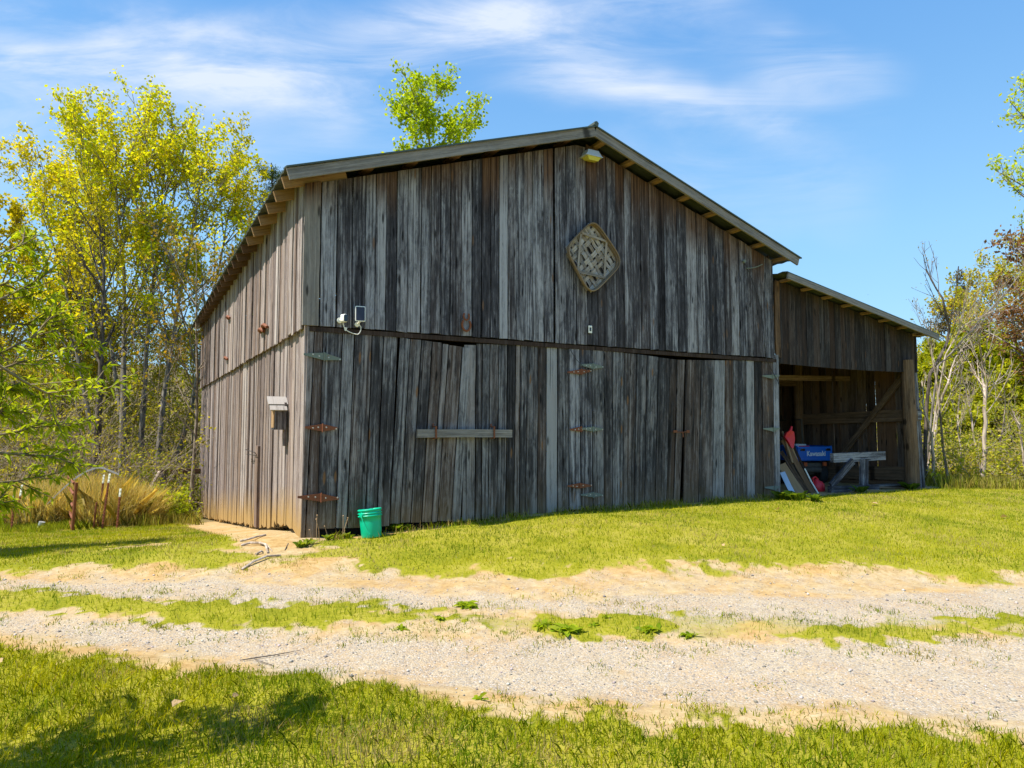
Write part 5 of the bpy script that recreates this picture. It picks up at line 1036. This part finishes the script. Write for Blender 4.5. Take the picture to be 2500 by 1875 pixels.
tallgrass('tall_grass', 26000, -13, -5.6, 13.4, 15.8, 0.16, 0.013, [(0.22, 0.28, 0.015), (0.33, 0.33, 0.03)], 'taller green grass along the foot of the fence line', lambda x, y: rd(np.stack([x, y], -1))[1] > E6(rd(np.stack([x, y], -1))[0]) - 0.3, mat=M_GRASS)
tallgrass('tall_grass', 30000, 9.2, 18, 15.0, 18.8, 0.26, 0.013, [(0.22, 0.28, 0.015), (0.36, 0.33, 0.04), (0.45, 0.34, 0.12)], 'taller mixed grass where the lawn meets the brush at the right', mat=M_GRASS)
_n = 5200; _u = rng.uniform(0.35, 8.95, _n); _x = X0 + _u; _y = Y0 - 0.06 - np.abs(rng.normal(0, 0.13, _n)); _k = rng.random(_n) < np.clip(2.2 * (fbm(_x, _y, 2.2, 131) - 0.3), 0, 1); _x, _y = _x[_k], _y[_k]; _m = len(_x)
blades('tall_grass', np.stack([_x, _y, gz(_x, _y) - 0.005], -1), 0.11 * rng.uniform(0.3, 1.4, _m), 0.007 * rng.uniform(0.7, 1.3, _m), np.where((rng.random(_m) < 0.35)[:, None], np.array([0.55, 0.42, 0.16]), grasscol(_x, _y, _m)), M_GRASS, 0.8, 'uneven uncut grass along the foot of the barn doors', 'grass', 2)
# bush beyond the dirt path
def bush(name, c, rad, hgt, n, cols, label, seed, ls=0.045, group=None):
    rg = np.random.default_rng(seed); g = GZ(c); root = empty(name, g, label, 'bush', group); k = 26
    P = np.repeat(g[None], k, 0); D = np.stack([rg.normal(0, 0.8, k), rg.normal(0, 0.8, k), np.ones(k)], -1); L = hgt * rg.uniform(0.7, 1.25, k); S = grow(P, D * [rad / hgt, rad / hgt, 1], L, 6, 0.08, 0, rg)
    P1, D1, L1, _ = kids(S, L, 6, 0.2, 1, 0.7, 0.4, rg); S1 = grow(P1, D1, L1, 4, 0.1, 0, rg); V, F = join([tubes(S, np.full(k, 0.008), np.full(k, 0.003), 4), tubes(S1, np.full(len(S1), 0.004), np.full(len(S1), 0.002), 3)]); npmesh('stem', V, F, B_TWIG, root)
    T_ = np.concatenate([S[:, 2:].reshape(-1, 3), S1.reshape(-1, 3)]); C = T_[rg.integers(0, len(T_), n)] + rg.normal(0, 0.05, (n, 3)); V, F, cc = leafquads(C, ls, 0.6, cols, rg); npmesh('foliage', V, F, M_LEAF, root, {'lc': cc})
bush('bush', foot(395, 19), 0.8, 0.9, 1500, [(0.22, 0.30, 0.015), (0.33, 0.33, 0.03)], 'low bright green bush below the grey fence rail', 31)
bush('bush', foot(430, 17.6), 0.7, 0.75, 1700, [(0.30, 0.40, 0.015), (0.46, 0.48, 0.03)], 'bright green shrub at the end of the dirt path beside the barn side wall', 34)
bush('bush', foot(350, 18), 0.6, 0.7, 1200, [(0.34, 0.36, 0.03), (0.40, 0.30, 0.06)], 'small yellowish shrub just right of the red posts', 35)
bush('bush', foot(355, 20.5), 0.6, 1.7, 1100, [(0.20, 0.26, 0.02), (0.30, 0.28, 0.03)], 'taller loose bush at the foot of the tree trunks', 32)
bush('bush', foot(470, 21.5), 0.7, 1.3, 900, [(0.24, 0.28, 0.02), (0.15, 0.17, 0.02)], 'small bush close against the far end of the barn side', 33)

# ---------------------------------------------------------------- foreground tree at the left: its boughs hang into the picture
def leafblade(P, D, L, W, cols, rg):                                   # pointed drooping leaves, folded a little along the rib
    n = len(P); D = unit(D); up = np.array([0, 0, 1.0]); s = unit(np.cross(D, up + rg.normal(0, 0.5, (n, 3)))); nn = np.cross(s, D)
    L = L[:, None]; W = W[:, None]; a = P; b = P + D * L * 0.3 - nn * 0.0; m2 = P + D * L * 0.65 + np.array([0, 0, -0.06]) * L; t = P + D * L * 0.97 + np.array([0, 0, -0.22]) * L
    V = np.stack([a, b + s * W * 0.5 + nn * W * 0.15, m2 + s * W * 0.4 + nn * W * 0.1, t, m2 - s * W * 0.4 + nn * W * 0.1, b - s * W * 0.5 + nn * W * 0.15, b, m2], 1).reshape(-1, 3)
    f = np.array([[0, 6, 1, 1], [6, 7, 2, 1], [7, 3, 2, 2], [0, 5, 6, 6], [5, 4, 7, 6], [4, 3, 7, 7]]); tri = []
    quads = np.array([[0, 6, 1], [6, 7, 2], [6, 2, 1], [7, 3, 2], [0, 5, 6], [5, 4, 7], [5, 7, 6], [4, 3, 7]])
    F = (quads[None] + 8 * np.arange(n)[:, None, None]).reshape(-1, 3); w_ = rg.dirichlet(np.ones(len(cols)) * 0.6, n); c = (w_ @ np.array(cols)) * rg.uniform(0.75, 1.25, (n, 1))
    return V, F, np.repeat(c, 8, 0)
def near_tree():
    rg = np.random.default_rng(77); b = -4.05 * RT + 2.0 * FH; b = np.array([b[0], b[1], float(gh(b[0], b[1])) - 0.05])
    root = empty('fruit_tree', b, 'leafy tree at the left whose bright green boughs hang into the view', 'tree')
    S = grow(b[None], np.array([[0.05, 0.02, 1.0]]), np.array([4.6]), 10, 0.03, 0, rg); W = [tubes(S, np.array([0.13]), np.array([0.03]), 10)]
    P1, D1, L1, t1 = kids(S, np.array([4.6]), 20, 0.34, 0.85, 1.05, 0.40, rg, 0.4); S1 = grow(P1, D1, L1, 8, 0.07, 0.02, rg); W.append(tubes(S1, np.full(20, 0.035), np.full(20, 0.009), 6))
    B = [[(0, 893), (59, 932), (130, 968), (208, 964), (262, 958), (318, 952)], [(-20, 872), (0, 863), (88, 818), (130, 760), (150, 735)], [(-20, 640), (0, 626), (55, 594), (62, 551)], [(-30, 745), (29, 717), (94, 685), (156, 633)],
         [(-20, 1180), (49, 1173), (130, 1157), (205, 1135)], [(-20, 1066), (60, 1050), (110, 1030), (168, 1044)], [(-30, 1230), (0, 1228), (26, 1240)], [(-20, 950), (0, 945), (70, 950)], [(-30, 800), (40, 790), (150, 800), (235, 835)],
         [(-30, 690), (30, 700), (90, 745), (140, 760)], [(-20, 1105), (60, 1110), (150, 1120), (200, 1150)], [(-20, 1010), (30, 1000), (80, 1010)], [(-20, 910), (60, 880), (150, 880), (215, 900)]]
    bl = []
    for i, q in enumerate(B):
        d = 3.1 + 0.08 * (i % 5); st = S[0, 4 + (i % 4)]; e0 = dep(*q[0], d); pts = [st, st * 0.6 + e0 * 0.4 + np.array([rg.normal(0, 0.12), rg.normal(0, 0.12), rg.uniform(0.02, 0.22)])] + [dep(x, y, d + 0.08 * k) for k, (x, y) in enumerate(q)]
        pts = np.array(pts); t = np.concatenate([[0], np.cumsum(np.linalg.norm(np.diff(pts, axis=0), axis=1))]); tt = np.concatenate([[0, t[1]], np.linspace(t[2], t[-1], 12)]); bl.append(np.stack([np.interp(tt, t, pts[:, k]) for k in range(3)], -1))
    BL = np.array(bl); W.append(tubes(BL, np.full(len(BL), 0.008), np.full(len(BL), 0.002), 5))
    sub_ = BL[:, 2:]; LB = np.linalg.norm(np.diff(sub_, axis=1), axis=2).sum(1)
    P2, D2, L2, _ = kids(sub_, LB, 7, 0.05, 0.95, 0.7, 0.42, rg, 0.3); S2 = grow(P2, D2, L2 * 1.0 + 0.04, 6, 0.08, 0.04, rg); W.append(tubes(S2, np.full(len(S2), 0.004), np.full(len(S2), 0.002), 4))
    P3, D3, L3, _ = kids(S1, L1, 14, 0.1, 1, 0.7, 0.5, rg); S3 = grow(P3, D3, L3, 6, 0.1, 0.0, rg); W.append(tubes(S3, np.full(len(S3), 0.006), np.full(len(S3), 0.002), 3))
    V, F = join(W); npmesh('trunk', V, F, bark('olive_bark', (0.10, 0.075, 0.04), (0.26, 0.20, 0.12)), root)
    C, D = [], []
    def along(Sx, m):
        N, n, _ = Sx.shape; t = rg.uniform(0.1, 1, (N, m)) * (n - 1.001); i = t.astype(int); f = (t - i)[..., None]; ar = np.arange(N)[:, None]; T = unit(Sx[ar, i + 1] - Sx[ar, i])
        C.append((Sx[ar, i] * (1 - f) + Sx[ar, i + 1] * f).reshape(-1, 3)); D.append((T * 0.6 + rg.normal(0, 0.55, T.shape) + np.array([0, 0, -0.12])).reshape(-1, 3))
    along(S2, 21); along(sub_, 34); n_near = sum(len(q) for q in C); along(S3, 80); C, D = np.concatenate(C), np.concatenate(D); n = len(C)
    V, F, c = leafblade(C, D, rg.uniform(0.032, 0.068, n) * np.where(np.arange(n) < n_near, 1, 1.25), rg.uniform(0.009, 0.017, n) * np.where(np.arange(n) < n_near, 1, 1.5), [(0.36, 0.44, 0.015), (0.54, 0.57, 0.03), (0.18, 0.26, 0.012)], rg); npmesh('crown', V, F, M_LEAF, root, {'lc': c})
near_tree()
bq_ = -10.2 * RT + 7.2 * FH
tree('deciduous_tree', (bq_[0], bq_[1], float(gh(bq_[0], bq_[1]))), (bq_[0] + 0.2, bq_[1], 6.2), 0.18, 88, 'dense shade tree standing out of view at the left', GR, crown0=0.25, n1=26, a1=1.0, l1=0.42, n2=8, n3=6, lpt=7, ls=0.09, asp=0.6, spread=0.14)

# ---------------------------------------------------------------- fence line at the left
def z7(a, b): return (a * .226, 1100 + b * .226)
def vertd(b, t, d): return foot(b[0], d), dep(t[0], t[1], d)
def tpost(bx, tx, wh, dd_, label):
    g, t = vertd(z7(*bx), z7(*tx), dd_); d = t - g; w0 = g + d * (bx[1] - wh) / (bx[1] - tx[1]); o = empty('fence_post', g, label, 'post', 'red steel fence posts'); x_ = RT * 0.022; y_ = FH * 0.022
    for nm, a, b, mt in (('shaft', g - (0, 0, 0.2), w0, M_TPOST), ('painted_tip', w0, t, M_WHITE)):
        m = MB(); c = (a + b) / 2; h_ = (b - a) / 2; m.box(c, x_, FH * 0.004, h_); m.box(c + FH * 0.018, RT * 0.004, FH * 0.016, h_)
        k = int(np.linalg.norm(b - a) / 0.06)
        for i in range(k): m.box(a + (b - a) * (i + 0.5) / k - FH * 0.008, RT * 0.012, FH * 0.006, np.array([0, 0, 0.008]))
        m.build(nm, mt, o)
tpost((170, 850), (155, 470), 545, 14.6, 'leftmost red fence post, upright with a short white tip')
tpost((200, 710), (240, 370), 455, 15.4, 'red fence post leaning right behind the leftmost one')
tpost((1088, 772), (1125, 260), 340, 15.5, 'tall red white tipped fence post left of its close twin')
tpost((1130, 805), (1187, 250), 335, 15.0, 'tallest red fence post leaning right, nearer of the close pair')
tpost((1295, 805), (1302, 410), 485, 15.0, 'red fence post standing alone nearest the dirt path')
g, t = vertd(z7(1043, 800), z7(1043, 560), 15.2); m = MB(); m.tube([g - (0, 0, 0.1), t], 0.02, 6); tag(m.build('stake', M_RUST), 'short thin dark stake before the golden grass', 'stake')
g, t = vertd(z7(455, 840), z7(455, 770), 14.8); m = MB(); m.tube([g - (0, 0, 0.1), t], 0.06, 10); tag(m.build('pipe_stub', M_SILV), 'short grey white pipe stub in the green grass', 'pipe')
g, t = vertd(z7(825, 855), z7(825, 345), 14.6); gt = empty('farm_gate', g, 'rusty brown tubular farm gate seen nearly end on before the golden grass', 'gate')
dg = unit(np.array([(RT * -0.69 + FH * 1.0)]))[0]; H = t[2] - g[2]; far = g + dg * 2.6; m = MB()
m.tube([g + (0, 0, 0.03), t], 0.035, 8); m.build('upright', M_RUST, gt); m = MB(); m.tube([far + (0, 0, 0.03), far + (0, 0, H)], 0.035, 8); m.build('upright', M_RUST, gt)
for q in (0.12, 0.3, 0.53, 0.77, 0.985):
    m = MB(); m.tube([g + (0, 0, H * q), far + (0, 0, H * q)], 0.028, 8); m.build('bar', M_RUST, gt)
# grey post and rail at the end of the dirt path, leaning pole
d_r = 21.0; fr_ = empty('rail_fence', foot(400, d_r), 'grey timber post and rail standing at the end of the dirt path', 'fence')
m = MB(); m.tube([foot(398, d_r) - (0, 0, 0.2), dep(400, 1152, d_r)], 0.085, 10, rough=0.06); m.build('post', W_GABLE, fr_)
m = MB(); m.beam(dep(384, 1154, d_r - 0.1), dep(500, 1150, d_r + 1.0), 0.1, 0.16); m.build('rail', W_LOG, fr_)
m = MB(); m.tube([foot(336, d_r - 2.2), dep(362, 1200, d_r - 1.2), dep(389, 1152, d_r - 0.3)], 0.045, 7, rough=0.1); tag(m.build('leaning_pole', B_PALE), 'thin bare pole leaning against the grey fence rail', 'pole')
m = MB(); p = foot(352, 17.5); q = foot(448, 18.3); m.tube([p + (0, 0, .06), (p + q) / 2 + (0, 0, 0.09), q + (0, 0, 0.06)], [0.07, 0.085, 0.06], 8, rough=0.12); tag(m.build('fallen_log', B_GREY), 'grey fallen log lying at the end of the dirt path', 'log')
# wire netting arching over the dry grass
m = MB()
for k in range(13):
    o = (k - 6) * 0.07; pts = []
    for i in range(15):
        q = i / 14; x = 115 + 175 * q; y = 1232 - 92 * math.sin(min(1, q * 1.25) * math.pi / 2) + 18 * max(0, q - 0.75) * 4; pts.append(dep(x, y, 16.0 + o * 2.2) + np.array([0, 0, 0.02 * math.sin(k)]))
    m.tube(pts, 0.003, 3)
for i in range(28):
    q = i / 27; x = 115 + 175 * q; y = 1232 - 92 * math.sin(min(1, q * 1.25) * math.pi / 2) + 18 * max(0, q - 0.75) * 4; m.tube([dep(x, y, 15.1), dep(x, y, 16.0), dep(x, y, 16.9)], 0.0025, 3)
tag(m.build('wire_netting', M_MESHW), 'grey wire netting arching over the dry grass left of the gate', 'netting')

# ---------------------------------------------------------------- small things on the ground
def rosette(px, py, R_, n, label, seed, col_=((0.20, 0.31, 0.012), (0.36, 0.42, 0.02)), up=0.35, name='weed', group='broad leaved weeds on the drive'):
    rg = np.random.default_rng(seed); g = GZ(G(px, py)); a = rg.uniform(0, 6.28, n); D = np.stack([np.cos(a), np.sin(a), np.full(n, up) + rg.uniform(-.2, .3, n)], -1)
    V, F, c = leafblade(np.repeat(g[None], n, 0) + rg.normal(0, R_ * 0.15, (n, 3)) * [1, 1, 0], D, R_ * rg.uniform(0.6, 1.1, n), R_ * rg.uniform(0.25, 0.4, n), list(col_), rg)
    tag(npmesh(name, V, F, M_LEAF, attrs={'lc': c}), label, 'weed', group)
def zb(x, y): return 800 + x * .4069, 1200 + y * .4069
for i, (x, y, r_, n, lab) in enumerate(((840, 655, .14, 26, 'dark leafy weed clump at the far side of the grassy strip'), (1440, 810, .15, 30, 'largest broad leaved weed on the bare middle of the drive'), (1290, 785, .12, 22, 'spiky weed just left of the largest one'),
        (440, 785, .08, 16, 'lone small weed at the near side of the grassy strip'), (670, 735, .08, 14, 'pale spiky weed between two thin grass patches'), (1940, 810, .12, 24, 'weed in the green patch right of the largest weed'),
        (1600, 785, .07, 14, 'flat little weed right beside the largest one'), (915, 1235, .07, 12, 'small flat weed near the foreground grass'), (2170, 840, .10, 18, 'weed at the right end of the green patch'), (1680, 735, .06, 12, 'tiny weed above the largest one'))):
    rosette(*zb(x, y), r_, n, lab, 100 + i)
def z8(x, y): return 480 + x * .226, 1200 + y * .226
for i, (x, y, r_, n, lab) in enumerate(((1130, 600, .16, 26, 'green weeds at the foot of the left door post'), (1215, 575, .14, 20, 'weed tuft just right of the left door post'), (1420, 540, .15, 20, 'weed tuft under the gap of the leftmost door'), (1640, 515, .16, 22, 'weeds at the left foot of the bucket'), (2165, 430, .22, 34, 'leafy weed right of the bucket'))):
    rosette(*z8(x, y), r_, n, lab, 140 + i, ((0.16, 0.24, 0.015), (0.28, 0.30, 0.03)), 0.9, group='weeds along the barn foot')
for i, (x, y, r_, lab) in enumerate(((1690 * K, 1082 * K, .3, 'broad leafed plant before the lean-to door post'), (1718 * K, 1083 * K, .3, 'broad leafed plant before the leaning planks'), (1760 * K, 1086 * K, .25, 'green plant below the red fuel can'), (1860 * K, 1064 * K, .25, 'small dark plant below the trestle leg'), (1968 * K, 1058 * K, .3, 'weedy plant at the foot of the log post'))):
    rosette(x, y, r_, 26, lab, 160 + i, ((0.08, 0.15, 0.012), (0.16, 0.22, 0.02)), 1.0, group='plants at the lean-to mouth')
# dead flower stalks along the barn
m = MB(); rs = random.Random(9)
for (x, y, h_) in ((1300, 555, .33), (1325, 550, .28), (1430, 530, .18), (1590, 520, .27), (1575, 520, .3), (1265, 550, .15)):
    g = GZ(G(*z8(x, y))); t = g + np.array([rs.uniform(-.06, .06), 0, h_]); m.tube([g, (g + t) / 2 + (rs.uniform(-.02, .02), 0, 0), t], 0.004, 4); m.lathe(t, [(0, -.008), (0.011, 0), (0, .012)], (0, 0, 1), 6)
for (x, y, h_) in ((1030, 1560, .35), (1075, 1560, .3), (1135, 1555, .42), (1160, 1555, .45), (1610, 1500, .25)):
    g = GZ(G(*q4(x, y))); t = g + np.array([rs.uniform(-.02, .16), 0, h_]); m.tube([g, (g + t) / 2 + (-.02, 0, 0), t], 0.005, 4)
tag(m.build('dry_stalks', W_FRESH), 'dry flower stalks sticking up along the foot of the barn doors', 'stalks', kind='stuff')
# fallen leaves, sticks and roots
def deadleaf(px, py, s, label, seed):
    rg = np.random.default_rng(seed); g = GZ(G(px, py)) + (0, 0, 0.03); a = rg.uniform(0, 6.28); D = np.array([[math.cos(a), math.sin(a), 0.25]]); V, F, c = leafblade(g[None], D, np.array([s]), np.array([s * 0.7]), [(0.52, 0.36, 0.20)], rg)
    tag(npmesh('dead_leaf', V, F, M_STRAW, attrs={'lc': c}), label, 'leaf', 'fallen leaves on the grass')
za = lambda x, y: (x * .4069, 1200 + y * .4069); zz = lambda x, y: (1600 + x * .4069, 1200 + y * .4069)
for i, (p, s, lab) in enumerate(((za(1095, 1310), .10, 'curled tan leaf in the shaded foreground grass'), (za(1390, 1275), .04, 'tiny pale leaf right of the curled one'), (za(10, 1072), .06, 'brown leaf at the left edge of the foreground grass'), (zz(1290, 90), .14, 'pale leaf on the lawn before the lean-to'), (zz(740, 125), .12, 'pale bark piece on the lawn before the rightmost door'),
        (zz(2070, 170), .12, 'tan leaf high on the lawn at the right'), (zz(1930, 385), .07, 'small tan leaf near the lower lawn edge'), (zz(418, 348), .05, 'whitish leaf in the middle of the lawn'))): deadleaf(*p, s, lab, 200 + i)
m = MB(); g = [GZ(G(*za(x, y))) + (0, 0, 0.012) for x, y in ((1440, 985), (1530, 965), (1650, 945), (1800, 922))]; m.tube(g, [0.003, 0.005, 0.004, 0.002], 5); g2 = [GZ(G(*za(x, y))) + (0, 0, 0.01) for x, y in ((1530, 975), (1640, 1010))]; m.tube(g2, 0.003, 4); tag(m.build('twig', B_DARK), 'thin forked dark twig lying on the gravel', 'twig')
def root(pts, r_, label, mat=None):
    r_ = r_ * 0.5; m = MB(); g = [GZ(G(*z8(x, y))) + (0, 0, r_ * 0.6 + (0.02 if 0 < i < len(pts) - 1 else 0)) for i, (x, y) in enumerate(pts)]; m.tube(g, [r_ * (1 - 0.4 * i / len(g)) for i in range(len(g))], 7, rough=0.15); tag(m.build('exposed_root', mat or B_PALE), label, 'root', 'roots and sticks on the bank')
root([(470, 545), (560, 540), (650, 510), (745, 480)], 0.03, 'upper pale root running up the dirt bank at the barn corner')
root([(480, 590), (580, 580), (680, 585), (745, 600), (770, 670)], 0.032, 'bent pale root hooking down the dirt bank')
root([(640, 695), (700, 670), (720, 665)], 0.025, 'short root stub below the bent root')
root([(690, 575), (760, 600), (815, 645)], 0.014, 'thin root crossing behind the bent one')
root([(490, 812), (610, 775), (760, 735), (905, 708)], 0.03, 'long straight pale stick at the edge of the drive')
root([(955, 640), (990, 560)], 0.014, 'short brown stick standing in the dirt by the corner', B_DARK)
